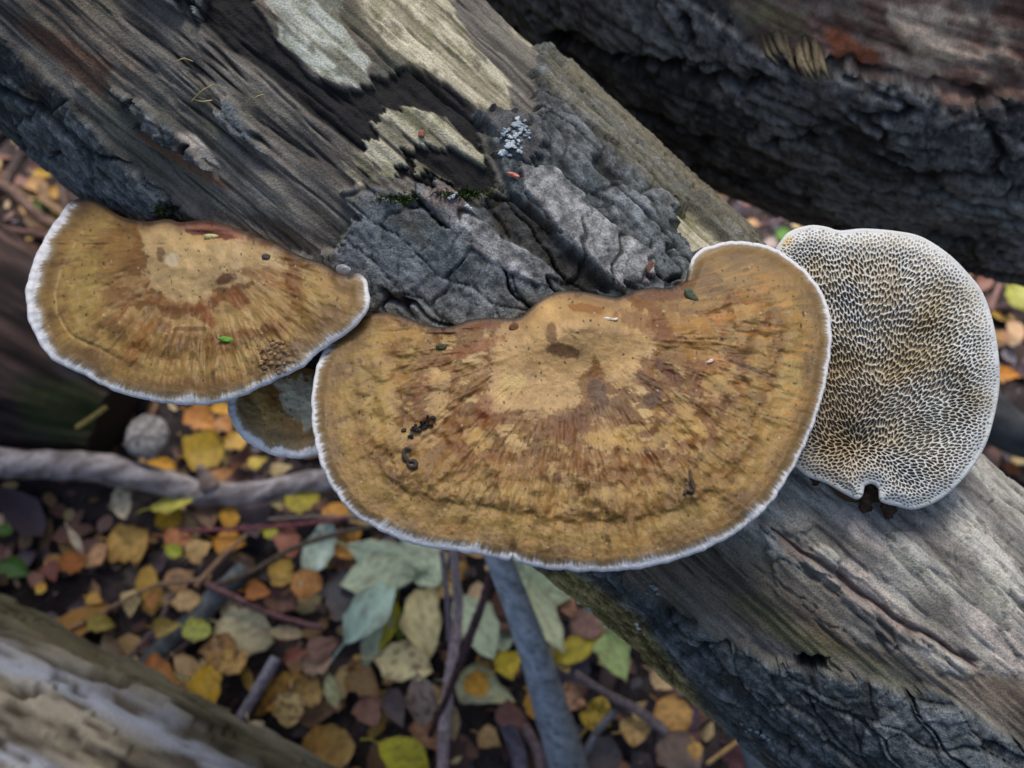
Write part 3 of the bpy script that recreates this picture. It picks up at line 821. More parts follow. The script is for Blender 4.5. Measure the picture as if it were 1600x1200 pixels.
blotM = [(880, 548, 34, 12, 10, RB, .8), (862, 520, 10, 20, 0, RB, .7), (915, 482, 36, 8, 8, (140, 92, 48), .8), (740, 505, 44, 14, -4, (108, 58, 26), .8), (735, 545, 60, 12, -18, (124, 68, 30), .7),
         (935, 615, 16, 28, -20, DB, .85), (955, 640, 36, 18, 0, RB, .7), (1045, 582, 36, 10, 42, (86, 46, 20), .9), (1015, 600, 30, 12, 40, RB, .8), (1020, 625, 20, 14, 0, DB, .8), (870, 668, 40, 20, 0, (112, 68, 32), .8),
         (900, 650, 40, 18, 0, RB, .6), (1040, 460, 50, 12, -6, (104, 58, 28), .8), (1010, 508, 60, 18, 25, (112, 66, 32), .6), (755, 640, 16, 30, 10, (120, 66, 30), .7), (800, 598, 22, 18, 0, (194, 166, 110), .8), (985, 672, 40, 8, -10, (186, 152, 96), .7),
         (1180, 578, 50, 4, 20, (64, 40, 28), .8), (1115, 448, 34, 20, 30, (92, 62, 44), .5), (1130, 495, 26, 10, 0, (186, 128, 70), .5), (800, 720, 90, 22, 4, (130, 86, 42), .35), (960, 730, 110, 26, 6, (132, 88, 42), .35),
         (660, 720, 60, 30, 20, (132, 96, 50), .4), (1150, 790, 30, 24, 0, (84, 54, 30), .5), (585, 620, 30, 70, 0, (176, 150, 86), .35), (1230, 600, 22, 60, 10, (182, 160, 104), .35), (1070, 800, 60, 16, -20, (166, 140, 80), .4), (860, 812, 120, 10, 4, (170, 136, 78), .4),
         (560, 740, 40, 30, 40, (160, 128, 68), .3)]
glintM = [(1040, 420), (1180, 395), (1290, 470), (1300, 560), (1240, 700), (1150, 760), (1100, 620), (1080, 520)]  # right lobe, area of the painted orange sun glints
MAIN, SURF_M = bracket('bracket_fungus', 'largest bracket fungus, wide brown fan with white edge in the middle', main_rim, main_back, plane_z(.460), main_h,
                       cap_colour(890, 500, 1.0, beigeM, blotM, 100, lambda x, y: 7 + 3 * ss(y, 600, 800) - 2 * ss(x, 1180, 1280) - 4 * ss(600 - y, 100, 180), 1.0, glintM), 1.18, (900, 545), lip=.0014)

# -- left bracket
left_rim = [(545, 430), (560, 427), (571, 436), (577, 456), (576, 482), (560, 506), (530, 530), (502, 548), (474, 573), (441, 590), (408, 606), (370, 623), (330, 632), (270, 632), (212, 622), (165, 605), (130, 585), (95, 570), (70, 550), (52, 520), (42, 488), (40, 455), (48, 420), (62, 385), (80, 355), (98, 330), (112, 314), (128, 310)]
left_back = [(128, 310), (146, 312), (165, 322), (190, 338), (230, 346), (262, 342), (282, 347), (320, 344), (350, 350), (385, 362), (425, 378), (470, 400), (505, 412), (528, 426), (545, 430)]
def left_h(x, y, dr, db):
    ph = np.arctan2(y - 380, x - 320); rho = np.hypot(x - 320, y - 380)
    h = .006 * np.exp(-((x - 330) ** 2 / 110 ** 2 + (y - 390) ** 2 / 60 ** 2)) + .003 * ss(dr, 0, 100)
    kr = ss(rho, 50, 200)
    h += .0018 * fbm(ph * 7, rho / 60, 3, 211) * ss(dr, 10, 80) * kr + .0006 * fbm(ph * 26, rho / 40, 3, 212) * ss(dr, 8, 50) * (.3 + .7 * ss(y, 480, 560)) * kr + .001 * fbm(x / 50, y / 40, 3, 219) * (1 - kr)
    h += .0006 * gn(dr / 20, ph * .6, 213)
    lf = 1 - ss(x, 60, 190)
    h += lf * .0008 * gn(ph * 26, dr / 30, 2) * (1 - ss(dr, 12, 26))
    h -= .0008 * np.exp(-((dr - 48) / 3) ** 2) * (1 - ss(x, 130, 220))
    h += .0012 * fbm(x / 12, y / 12, 3, 214) * np.exp(-((x - 430) ** 2 / 40 ** 2 + (y - 560) ** 2 / 36 ** 2))
    h += .00025 * fbm(x / 14, y / 14, 4, 215)
    h -= .0025 * (1 - ss(dr, 0, 22)); h -= .0015 * (1 - ss(db, 0, 8))
    h -= .0030 * np.exp(-((x - 325) ** 2 / 40 ** 2 + (y - 366) ** 2 / 7 ** 2))
    return h
beigeL = [([(222, 360), (262, 344), (300, 352), (330, 372), (400, 375), (430, 390), (452, 415), (445, 440), (415, 448), (388, 440), (352, 448), (330, 455), (318, 478), (300, 478), (265, 468), (240, 455), (225, 425), (228, 395)], (182, 154, 112)),
          ([(395, 440), (440, 440), (455, 480), (430, 500), (360, 520), (290, 520), (250, 500), (200, 490), (210, 480), (300, 495), (380, 470)], (164, 134, 86))]
blotL = [(270, 488, 24, 12, 10, (112, 74, 34), .9), (322, 492, 22, 12, 60, (124, 72, 30), .9), (352, 436, 18, 10, -20, (84, 50, 26), .9), (375, 470, 18, 14, 30, (124, 72, 34), .85), (430, 440, 24, 12, 30, (146, 96, 40), .6), (252, 398, 8, 14, 0, (84, 56, 32), .7),
         (268, 405, 14, 12, 0, (206, 194, 176), .6), (300, 514, 34, 5, 0, (98, 62, 28), .8), (215, 540, 16, 44, 30, (130, 84, 26), .6), (180, 560, 60, 12, 25, (110, 78, 46), .5), (430, 560, 24, 30, -20, (92, 72, 52), .75), (462, 548, 34, 20, -20, (104, 82, 60), .7),
         (500, 500, 50, 22, -25, (102, 72, 40), .5), (445, 485, 60, 30, 10, (140, 106, 52), .4), (320, 600, 60, 14, 0, (110, 78, 40), .6), (130, 460, 26, 70, 8, (168, 146, 84), .5), (190, 420, 30, 60, 0, (124, 86, 42), .45), (326, 357, 64, 15, 11, (176, 116, 100), .95), (330, 366, 46, 6, 8, (96, 56, 44), .9), (252, 512, 8, 7, 0, (112, 86, 66), .7)]
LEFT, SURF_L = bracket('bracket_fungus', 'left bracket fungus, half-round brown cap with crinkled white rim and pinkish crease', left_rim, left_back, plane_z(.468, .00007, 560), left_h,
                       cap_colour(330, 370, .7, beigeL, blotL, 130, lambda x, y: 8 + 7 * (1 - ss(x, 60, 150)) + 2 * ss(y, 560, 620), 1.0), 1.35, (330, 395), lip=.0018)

# -- small bracket tucked beneath the two
sm_rim = [(352, 600), (356, 640), (366, 668), (388, 692), (420, 709), (456, 716), (495, 712), (530, 690), (545, 650)]
sm_back = [(545, 650), (530, 600), (500, 578), (486, 572), (450, 566), (400, 570), (352, 600)]
def sm_h(x, y, dr, db):
    ph = np.arctan2(y - 580, x - 465); rho = np.hypot(x - 465, y - 580)
    return .003 * ss(dr, 0, 70) + .0008 * fbm(x / 30, y / 30, 3, 221) - .002 * (1 - ss(dr, 0, 20)) + .0005 * fbm(x / 14, y / 14, 3, 222)
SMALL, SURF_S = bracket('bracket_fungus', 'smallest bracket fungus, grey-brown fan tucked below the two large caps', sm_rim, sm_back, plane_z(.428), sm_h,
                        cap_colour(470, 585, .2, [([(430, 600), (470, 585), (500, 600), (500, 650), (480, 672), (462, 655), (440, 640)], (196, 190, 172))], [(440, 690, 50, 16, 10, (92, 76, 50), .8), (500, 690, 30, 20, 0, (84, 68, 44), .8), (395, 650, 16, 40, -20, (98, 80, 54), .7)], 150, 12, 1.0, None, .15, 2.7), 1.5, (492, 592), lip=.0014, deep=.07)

# -- right bracket showing its maze of pores
pr = smooth_line([(1240, 728), (1262, 745), (1290, 755), (1318, 771), (1340, 781), (1349, 772), (1351, 760), (1362, 756), (1372, 764), (1375, 783), (1400, 791), (1430, 796), (1470, 780), (1508, 745), (1538, 700), (1554, 650), (1562, 600), (1560, 550), (1551, 500), (1535, 456), (1510, 424), (1480, 395),
                  (1440, 370), (1400, 361), (1350, 357), (1312, 360), (1290, 354), (1265, 352), (1235, 361), (1220, 376), (1206, 400), (1196, 440), (1190, 520), (1188, 600), (1192, 680), (1212, 715)], 5, True)
LIPR = .0013
x, y, F, loop, ox, oy = slab(pr, .95, LIPR / .355 * FPX)
dr = np.abs(sdf(x, y, pr))
def pore_plane(x, y):
    h = .350 + .018 * (700 - y) / 350 + .006 * (x - 1380) / 180
    return h
RX, RY = 1338.0, 712.0
# pores: one seed per pore, laid in rings about the point of attachment, long in the radial direction
def pore_dir(px, py):
    a_ = np.arctan2(py - RY, px - RX); r_ = np.hypot(px - RX, py - RY)
    return a_ + (.35 + 1.1 * np.exp(-r_ / 60)) * gn(px / 55, py / 55, 301) * 1.6 + .35 * gn(px / 20, py / 20, 302)
def pore_len(px, py, d):
    return 2.7 - 1.35 * (1 - ss(d, 8, 75)) - .5 * np.exp(-((px - 1250) ** 2 + (py - 400) ** 2) / 60 ** 2)
rr = np.random.RandomState(5)
cand = np.column_stack([rr.uniform(1180, 1568, 40000), rr.uniform(346, 802, 40000)])
cth = pore_dir(cand[:, 0], cand[:, 1]); cdr = np.abs(sdf(cand[:, 0], cand[:, 1], pr)); cln = pore_len(cand[:, 0], cand[:, 1], cdr)
cct, cst = np.cos(cth), np.sin(cth)
sx = np.zeros(6000); sy = np.zeros(6000); ns_ = 0
RMIN = 3.75
for i in range(len(cand)):
    dx = sx[:ns_] - cand[i, 0]; dy = sy[:ns_] - cand[i, 1]
    if ns_ and np.min(((dx * cct[i] + dy * cst[i]) / cln[i]) ** 2 + (-dx * cst[i] + dy * cct[i]) ** 2) < RMIN ** 2: continue
    sx[ns_], sy[ns_] = cand[i]; ns_ += 1
sx, sy = sx[:ns_], sy[:ns_]
print('pores', ns_)
vth = pore_dir(x, y); vln = pore_len(x, y, dr); vct, vst = np.cos(vth), np.sin(vth)
f1 = np.full(x.shape, 1e9); f2 = np.full(x.shape, 1e9)
tile = (np.floor(x / 24) * 1000 + np.floor(y / 24)).astype(int)
order = np.argsort(tile, kind='stable'); tt, st0 = np.unique(tile[order], return_index=True); st1 = np.append(st0[1:], len(order))
for t_, a_, b_ in zip(tt, st0, st1):
    ii = order[a_:b_]; cx_, cy_ = x[ii].mean(), y[ii].mean()
    jj = np.where((np.abs(sx - cx_) < 42) & (np.abs(sy - cy_) < 42))[0]
    dx = sx[jj][None] - x[ii][:, None]; dy = sy[jj][None] - y[ii][:, None]
    dd_ = np.hypot((dx * vct[ii][:, None] + dy * vst[ii][:, None]) / vln[ii][:, None], -dx * vst[ii][:, None] + dy * vct[ii][:, None])
    pp = np.partition(dd_, 1, axis=1)[:, :2]
    f1[ii], f2[ii] = pp[:, 0], pp[:, 1]
wn_ = fbm(x / 20, y / 20, 3, 305)
thick = .5 + .3 * wn_ + .8 * (1 - ss(dr, 6, 30)) + .25 * (1 - ss(dr, 40, 120))
wall = 1 - ss((f2 - f1) * 1.0, thick, thick + 1.2)
rim_solid = 1 - ss(dr + 3 * gn(x / 9, y / 9, 306), 5, 9)
wall = np.maximum(wall, rim_solid)
pd = .0016 * (.35 + .65 * ss(dr, 6, 60))
und = .006 * np.exp(-((x - 1400) ** 2 + (y - 480) ** 2) / 140 ** 2) + .003 * fbm(x / 110, y / 110, 2, 307) - .004 * np.exp(-((x - 1330) ** 2 / 40 ** 2 + (y - 690) ** 2 / 30 ** 2)) - .003 * (1 - ss(dr, 0, 25))
dep = pore_plane(x, y) - und + pd * (1 - wall)
cwall = mixc(lin((190, 178, 146)), lin((206, 212, 212)), np.clip(.5 + .9 * fbm(x / 90, y / 90, 2, 308) + .6 * (1 - ss(dr, 10, 90)), 0, 1))
cwall = mixc(cwall, lin((150, 130, 98)), .7 * np.exp(-((x - 1290) ** 2 / 80 ** 2 + (y - 650) ** 2 / 90 ** 2)))
cwall = mixc(cwall, lin((176, 154, 108)), .5 * np.exp(-((x - 1310) ** 2 / 60 ** 2 + (y - 700) ** 2 / 55 ** 2)) + .25 * np.exp(-((x - 1430) ** 2 / 40 ** 2 + (y - 480) ** 2 / 60 ** 2)))
cfl = mixc(lin((128, 114, 96)), lin((162, 150, 130)), ss(fbm(x / 70, y / 70, 3, 309), -.4, .4))
cfl = mixc(cfl, lin((84, 68, 52)), .8 * np.exp(-((x - 1330) ** 2 / 70 ** 2 + (y - 680) ** 2 / 60 ** 2)))
cc = mixc(cfl, cwall, wall)
cc = mixc(cc, lin((206, 174, 96)), .8 * np.exp(-((x - 1226) ** 2 + (y - 374) ** 2) / 12 ** 2))
V = PT(x, y, dep); k0 = len(V)
bx, by, bd = x[loop], y[loop], dep[loop]; lp = LIPR / .355 * FPX
rows = []; cols = []
for a in range(1, 7):
    t = a / 6 * math.pi * .95
    rows.append(PT(bx + ox * lp * math.sin(t), by + oy * lp * math.sin(t), bd + LIPR * (1 - math.cos(t)))); cols.append(np.tile(lin((206, 208, 206)), (len(loop), 1)))
for f, dd in ((.05, .001), (.2, .004), (.4, .008), (.6, .011), (.8, .013), (.95, .014)):
    rows.append(PT(bx + (1360 - bx) * f, by + (640 - by) * f, bd + 2 * LIPR + dd)); cols.append(np.tile(lin((140, 104, 56)), (len(loop), 1)))
V = np.vstack([V] + rows); cc = np.vstack([cc] + cols)
nL = len(loop); j = np.arange(nL); jn = (j + 1) % nL; prev = loop; FL = []; FU = []
for r in range(12):
    cur = k0 + r * nL + j
    (FL if r < 6 else FU).append(np.stack([prev[jn], prev[j], cur[j], cur[jn]], 1)); prev = cur
RIGHT = empty('bracket_fungus', PT(1350, 770, .365), 'bracket fungus turned to show its pale maze-like pores, right of the largest', 'bracket fungus', 'bracket fungi on the log')
submesh('pore_surface', V, F, cc, slice(None), M_PORE, RIGHT)['label'] = 'cream maze of elongated pores'
submesh('margin', V, np.vstack(FL), cc, slice(None), M_MARGIN, RIGHT)
submesh('cap', V, np.vstack(FU), cc, slice(None), M_CAP, RIGHT)
# its short torn stub where it meets the log
for (a, b, w, wd) in (((1352, 770), (1352, 798), .0016, .0022), ((1384, 788), (1392, 802), .0018, .0026), ((1272, 745), (1276, 756), .0014, .0014), ((1362, 756), (1366, 775), .0016, .002)):
    A_ = PT(a[0], a[1], .352); B_, _ = on_log(b[0], b[1])
    V, Fq, c_ = tube_mesh([A_, (A_ + B_) / 2, B_], [w, wd, w], 8, 3, .5, .0015, (38, 30, 24), (64, 50, 38))
    meshobj('stub', V, Fq, M_BARK, c_, RIGHT)
V, Fq, c_ = tube_mesh([PT(1330, 700, .362), PT(1340, 740, .37), PT(1350, 780, .40)], [.016, .014, .012], 16, 3, .2, .004, (60, 48, 34), (90, 70, 48))
meshobj('base', V, Fq, M_BARK, c_, RIGHT)

# ------------------------------------------------------------------ small things lying on caps and bark
def surf_on(SF, px, py):
    i = np.argmin((SF[0] - px) ** 2 + (SF[1] - py) ** 2)
    return SF[2][i]
def crumb(name, p, nrm, outline, thick, col, label, cat, group=None, mat=None, spot=None, wob=.3, seed=0, parent=None):
    """a small irregular flake: outline (metres in a plane), domed and with thickness"""
    nrm = np.array(nrm, float); nrm /= np.linalg.norm(nrm)
    X = CR - (CR @ nrm) * nrm; X /= np.linalg.norm(X); Y = np.cross(nrm, X)
    O = smooth_line(outline, 1e9 if len(outline) > 14 else np.ptp(np.array(outline), axis=0).max() / 9, True)
    k = len(O); cen = O.mean(0); rows = []
    r2 = random.Random(seed)
    for f, h in ((1.0, -.5), (1.06, .1), (.95, .75), (.6, 1.0), (.25, 1.05)):
        q = cen + (O - cen) * f
        hh = thick * (h + (wob * gn(q[:, 0] * 900 + seed, q[:, 1] * 900, seed) if h > 0 else 0))
        rows.append(p + q[:, :1] * X + q[:, 1:] * Y + hh[:, None] * nrm if np.ndim(hh) else p + q[:, :1] * X + q[:, 1:] * Y + hh * nrm)
    V = np.vstack(rows + [p + cen[0] * X + cen[1] * Y + thick * 1.05 * nrm])
    F = []; j = np.arange(k); jn = (j + 1) % k
    for r in range(4): F.append(np.stack([r * k + j, r * k + jn, (r + 1) * k + jn, (r + 1) * k + j], 1))
    Ft = np.stack([4 * k + j, 4 * k + jn, np.full(k, 5 * k)], 1)
    c = np.tile(lin(col), (len(V), 1)) * (1 + .25 * np.array([r2.uniform(-1, 1) for _ in range(len(V))]))[:, None]
    o = meshobj(name, V, [np.vstack(F), Ft], mat or M_DEBRIS, c, parent, org=None if parent is not None else p)
    return tag(o, label, cat, group) if parent is None else o
MM = .335 / FPX     # one photo pixel at the caps, metres
def px_poly(pts, cx, cy): return [((a - cx) * MM, -(b - cy) * MM) for a, b in pts]
UP = (0, 0, 1)
VN = -CF * .7 + np.array([0, 0, .5])
def lay(name, SF, pts, thick, col, label, cat, group=None, seed=0, lift=.0003, mat=None):
    cx = sum(p[0] for p in pts) / len(pts); cy = sum(p[1] for p in pts) / len(pts)
    p = surf_on(SF, cx, cy) + np.array([0, -.2, .8]) * lift
    return crumb(name, p, -CF, px_poly(pts, cx, cy), thick, col, label, cat, group, mat, seed=seed)
fl = empty('frass_lump', surf_on(SURF_M, 657, 666), 'black crumbly lump on the left of the largest cap', 'debris')
rnd = random.Random(3)
for k in range(34):
    u_ = rnd.gauss(0, 1); v_ = rnd.gauss(0, 1)
    px, py = 657 + 10 * u_ - 2 * v_, 666 - 4.5 * u_ + 5 * v_
    r_ = rnd.uniform(1.6, 4.2)
    crumb('crumb', surf_on(SURF_M, px, py) - CF * rnd.uniform(0, .0009), -CF, [(r_ * MM * math.cos(a) * rnd.uniform(.5, 1.4), r_ * MM * math.sin(a) * rnd.uniform(.5, 1.2)) for a in np.linspace(0, 5.4, 7)], .0008, rnd.choice([(30, 24, 20), (44, 34, 28), (24, 20, 18), (58, 46, 36)]), None, None, seed=k, parent=fl, wob=.8)
def strip(pts, w):
    P_ = np.array(pts, float); t = np.gradient(P_, axis=0); t /= np.linalg.norm(t, axis=1)[:, None]; n_ = np.stack([t[:, 1], -t[:, 0]], 1)
    return None
def worm(name, SF, pts, w, col, label, cat):
    V, F, c_ = tube_mesh([surf_on(SF, *p) + np.array([0, -.0003, w * MM * .6]) for p in pts], [w * MM * .3, w * MM * .5, w * MM * .5, w * MM * .35], 7, 2, .3, .0006, col, tuple(int(q * 1.4) for q in col))
    return tag(meshobj(name, V, F, M_DEBRIS, c_), label, cat)
worm('frass_thread', SURF_M, [(643, 704), (634, 702), (631, 712), (638, 720), (648, 722), (651, 728), (642, 730), (636, 724)], 7, (32, 28, 26), 'black curled S-shaped dropping below the crumbly lump', 'debris')
worm('bark_sliver', SURF_M, [(1078, 735), (1080, 750), (1084, 765), (1080, 768), (1072, 766), (1068, 772)], 6, (44, 34, 30), 'dark hooked sliver near the lower right edge of the largest cap', 'debris')
lay('bark_chip', SURF_M, [(1070, 452), (1078, 450), (1084, 458), (1091, 468), (1088, 474), (1078, 470), (1070, 463)], .0014, (84, 92, 70), 'grey-green bark chip on the right lobe of the largest cap', 'bark chip', seed=4)
lay('bark_crumb', SURF_M, [(682, 540), (690, 537), (698, 541), (694, 546), (684, 545)], .0008, (70, 74, 44), 'tiny olive crumb near the back left of the largest cap', 'debris', seed=5)
lay('bark_crumb', SURF_M, [(796, 510), (804, 504), (810, 510), (806, 518), (797, 516)], .0008, (110, 74, 44), 'tiny brown crumb where the largest cap meets the bark', 'debris', seed=6)
lay('plant_scrap', SURF_M, [(942, 497), (950, 496), (956, 498), (964, 497), (963, 501), (954, 501), (944, 500)], .0006, (226, 216, 200), 'white sliver on the hump of the largest cap', 'debris', seed=7)
lay('plant_scrap', SURF_M, [(1105, 565), (1111, 561), (1115, 562), (1112, 566), (1106, 568)], .0006, (226, 206, 190), 'white speck right of the hump on the largest cap', 'debris', seed=8)
lay('leaf_scrap', SURF_L, [(340, 530), (349, 527), (360, 528), (367, 532), (366, 536), (354, 536), (344, 533)], .0010, (96, 150, 50), 'bright green leaf scrap on the left cap', 'leaf scrap', seed=9)
lay('seed', SURF_L, [(318, 368), (328, 366), (338, 367), (343, 371), (336, 375), (324, 375), (319, 372)], .0016, (186, 180, 124), 'pale seed in the pinkish crease of the left cap', 'seed', seed=10)
lay('soil_crumb', SURF_L, [(409, 400), (416, 397), (423, 400), (421, 406), (412, 406)], .0008, (70, 62, 60), 'dark oval crumb right of the beige patch on the left cap', 'debris', seed=11)
rnd = random.Random(12)
for k in range(26):
    px, py = rnd.uniform(405, 445), rnd.uniform(535, 585)
    if k == 0: fr_root = empty('crumb_heap', surf_on(SURF_L, 428, 560), 'rough heap of brown crumbs near the lower right of the left cap', 'debris')
    r_ = rnd.uniform(2.0, 4.5)
    crumb('crumb', surf_on(SURF_L, px, py), -CF, [(r_ * MM * math.cos(a) * rnd.uniform(.6, 1.2), r_ * MM * math.sin(a) * rnd.uniform(.6, 1.2)) for a in np.linspace(0, 5.4, 7)], .0007, rnd.choice([(112, 84, 56), (150, 118, 80), (84, 62, 46), (132, 112, 96)]), None, None, seed=k, parent=fr_root)
# lichens
def lichen(cx, cy, spots, label, col=(186, 200, 208), sc=1.0, seed=0):
    p, nn = on_log(cx, cy)
    root = empty('lichen', p, label, 'lichen')
    r2 = random.Random(seed)
    if len(spots) > 8: spots = [(a + r_ * q * math.cos(t), b + r_ * q * math.sin(t), r_ * w) for a, b, r_ in spots for t, q, w in ((0, 0, .7), (r_, .8, .5), (r_ + 2.1, .9, .45), (r_ + 4.2, .85, .5))]
    for i, (a, b, r_) in enumerate(spots):
        tone_ = r2.uniform(.82, 1.0)
        q, nq = on_log(a, b)
        nq = nq * .6 - CF * .4
        k = 9; o0 = r2.uniform(0, 6)
        O = [(r_ * MM * sc * (1 + .35 * math.sin(3 * t + o0) + r2.uniform(-.2, .2)) * math.cos(t), r_ * MM * sc * (1 + .35 * math.sin(2 * t + o0) + r2.uniform(-.2, .2)) * math.sin(t) * .75) for t in np.linspace(0, 2 * math.pi, k, endpoint=False)]
        crumb('lobe', q + nq * .0006, nq, O, .00035, tuple(int(v * tone_) for v in col), None, None, mat=M_LICHEN, seed=i + seed, parent=root, wob=.6)
    return root
lichen(800, 212, [(808, 194, 9), (790, 206, 6), (797, 216, 6), (814, 204, 6), (824, 213, 5), (789, 238, 9), (800, 228, 7), (812, 236, 5), (806, 212, 6), (818, 196, 5), (784, 213, 4), (795, 226, 6), (810, 222, 4), (823, 206, 4)], 'pale blue-grey leafy lichen on the bark beside the black rot', seed=1)
lichen(708, 307, [(708, 306, 4), (712, 303, 3), (704, 310, 3)], 'tiny white lichen above the left grey bark plate', seed=2)
lichen(731, 324, [(730, 323, 4), (734, 326, 3)], 'tiny white lichen dot right on the left grey bark plate', (206, 214, 220), seed=3)
lichen(922, 952, [(920, 950, 5), (924, 955, 4), (912, 953, 3), (905, 940, 4)], 'white lichen flecks on the mossy lower edge, nearest the largest cap', (214, 214, 200), seed=4)
lichen(997, 978, [(996, 974, 4), (998, 981, 4)], 'white lichen fleck midway down the mossy lower edge', (208, 210, 204), seed=5)
lichen(948, 982, [(944, 982, 4), (951, 984, 3)], 'thin white lichen right on the outline of the mossy edge', (208, 210, 204), seed=6)
lichen(1022, 916, [(1018, 914, 5), (1024, 920, 5), (1014, 924, 3), (1028, 926, 4), (1006, 908, 3)], 'grey-blue lichen just below the largest cap on dark bark', (140, 154, 158), seed=7)
lichen(1180, 1140, [(1160, 1130, 3), (1172, 1138, 4), (1184, 1143, 4), (1194, 1148, 5), (1200, 1154, 3), (1166, 1142, 3)], 'row of pale lichen flecks on the log by the bottom edge of the photo', (150, 166, 176), seed=8)
# moss tufts
def moss(cx, cy, nb, spread, label, place, col=(70, 104, 26), ln=.004, seed=0):
    r2 = random.Random(seed); V = []; F = []; C_ = []
    p0, _ = place(cx, cy)
    for i in range(nb):
        q, nn = place(cx + r2.gauss(0, spread[0]), cy + r2.gauss(0, spread[1]))
        d = np.array(nn) + np.array([r2.uniform(-.8, .8) for _ in range(3)]); d /= np.linalg.norm(d)
        s_ = np.cross(d, [r2.uniform(-1, 1), r2.uniform(-1, 1), .3]); s_ /= np.linalg.norm(s_) + 1e-9
        L_ = ln * r2.uniform(.4, 1.1); w_ = ln * .16; k = len(V)
        V += [q - s_ * w_, q + s_ * w_, q + d * L_ * .6 + s_ * w_ * .7, q + d * L_]
        F.append((k, k + 1, k + 2)); F.append((k, k + 2, k + 3))
        c_ = lin(col) * r2.uniform(.5, 1.3); C_ += [c_ * .7, c_ * .7, c_, c_]
    o = meshobj('moss', V, np.array(F), M_LEAF, np.array(C_), None, p0, False)
    return tag(o, label, 'moss', None, 'stuff')
moss(258, 330, 260, (7, 5), 'small dark green moss tuft above the left cap', on_log, (48, 64, 22), .0022, 1)
moss(725, 303, 300, (22, 4), 'thin green moss line under the black rot', on_log, (66, 88, 26), .002, 2)
moss(625, 311, 260, (22, 4), 'green moss edge left of the grey bark plate', on_log, (70, 92, 26), .002, 3)
# dry grass slivers lying across the weathered wood
for k, (a, b, m_, lb) in enumerate([((275, 98), (305, 97), (290, 92), 'short dry needle on weathered wood, upper left'), ((302, 158), (338, 132), (322, 143), 'dry pale needle slanting over weathered wood'), ((398, 158), (412, 148), (405, 152), 'straw-coloured needle stub above the cracked wood'),
                              ((305, 155), (335, 158), (320, 160), 'lower needle of the crossed pair on weathered wood')]):
    A_, n1 = on_log(*a); B_, n2 = on_log(*b); M_, n3 = on_log(*m_)
    V, F, c_ = tube_mesh([A_ + n1 * .001, M_ + n3 * .0022, B_ + n2 * .001], [.00022, .0003, .0002], 5, k, .1, .001, (110, 100, 70), (140, 130, 90))
    tag(meshobj('dry_needle', V, F, M_TWIG, c_), lb, 'needle')
p, nn = on_log(660, 211); crumb('bark_crumb', p + nn * .0008, nn, px_poly([(656, 206), (664, 205), (664, 216), (656, 216)], 660, 211), .0006, (130, 86, 62), 'reddish square crumb on the pale wood patch', 'debris', seed=21)
p, nn = on_log(802, 276); crumb('bud_scale', p + nn * .0012, nn, px_poly([(791, 274), (798, 273), (808, 276), (812, 281), (804, 281), (795, 277)], 802, 276), .0009, (206, 130, 110), 'pink and red bud scale on bark below the lichen', 'debris', seed=22)
p, nn = on_log(1015, 418); crumb('bark_scar', p + nn * .0004, nn, px_poly([(1008, 412), (1016, 407), (1025, 411), (1022, 424), (1014, 432), (1008, 425)], 1015, 418), .0007, (92, 66, 54), 'reddish oval scab on the bark plate above the largest cap', 'scab', seed=23)
p, nn = on_log(540, 421); crumb('bark_chip', p + nn * .0015, nn, px_poly([(528, 416), (540, 412), (553, 419), (546, 430), (530, 428)], 540, 421), .0010, (142, 148, 156), 'light grey bark chip at the right tip of the left cap', 'bark chip', seed=24)

# ------------------------------------------------------------------ ground
def ground_z(x, y):
    return .010 * fbm(x * 5, y * 5, 4, 401) + .004 * fbm(x * 30, y * 30, 3, 402) - .004
gx = np.concatenate([np.linspace(-8, -.9, 30, endpoint=False), np.linspace(-.9, .9, 300, endpoint=False), np.linspace(.9, 8, 30)])
gy = np.concatenate([np.linspace(-6, -.3, 30, endpoint=False), np.linspace(-.3, 1.3, 260, endpoint=False), np.linspace(1.3, 12, 30)])
X, Y = np.meshgrid(gx, gy)
Z = ground_z(X, Y)
q = fbm(X * 12, Y * 12, 4, 403); q2 = fbm(X * 60, Y * 60, 3, 404)
c = mixc(lin((46, 42, 44)), lin((84, 74, 74)), ss(q, -.4, .5)); c = mixc(c, lin((88, 82, 86)), .45 * ss(q2, .1, .5))
far_ = ss(np.maximum(np.abs(X) - .8, np.abs(Y - .5) - .75), 0, .2); c = mixc(c, np.array(lin((62, 55, 54))), far_); Z = Z * (1 - .7 * far_); Z = Z - .002 * far_
V = np.stack([X, Y, Z], -1).reshape(-1, 3)
tag(meshobj('ground', V, grid_faces(*X.shape), M_SOIL, c.reshape(-1, 3), None, (0, 0, 0)), 'dark crumbly forest soil', None, None, 'structure')

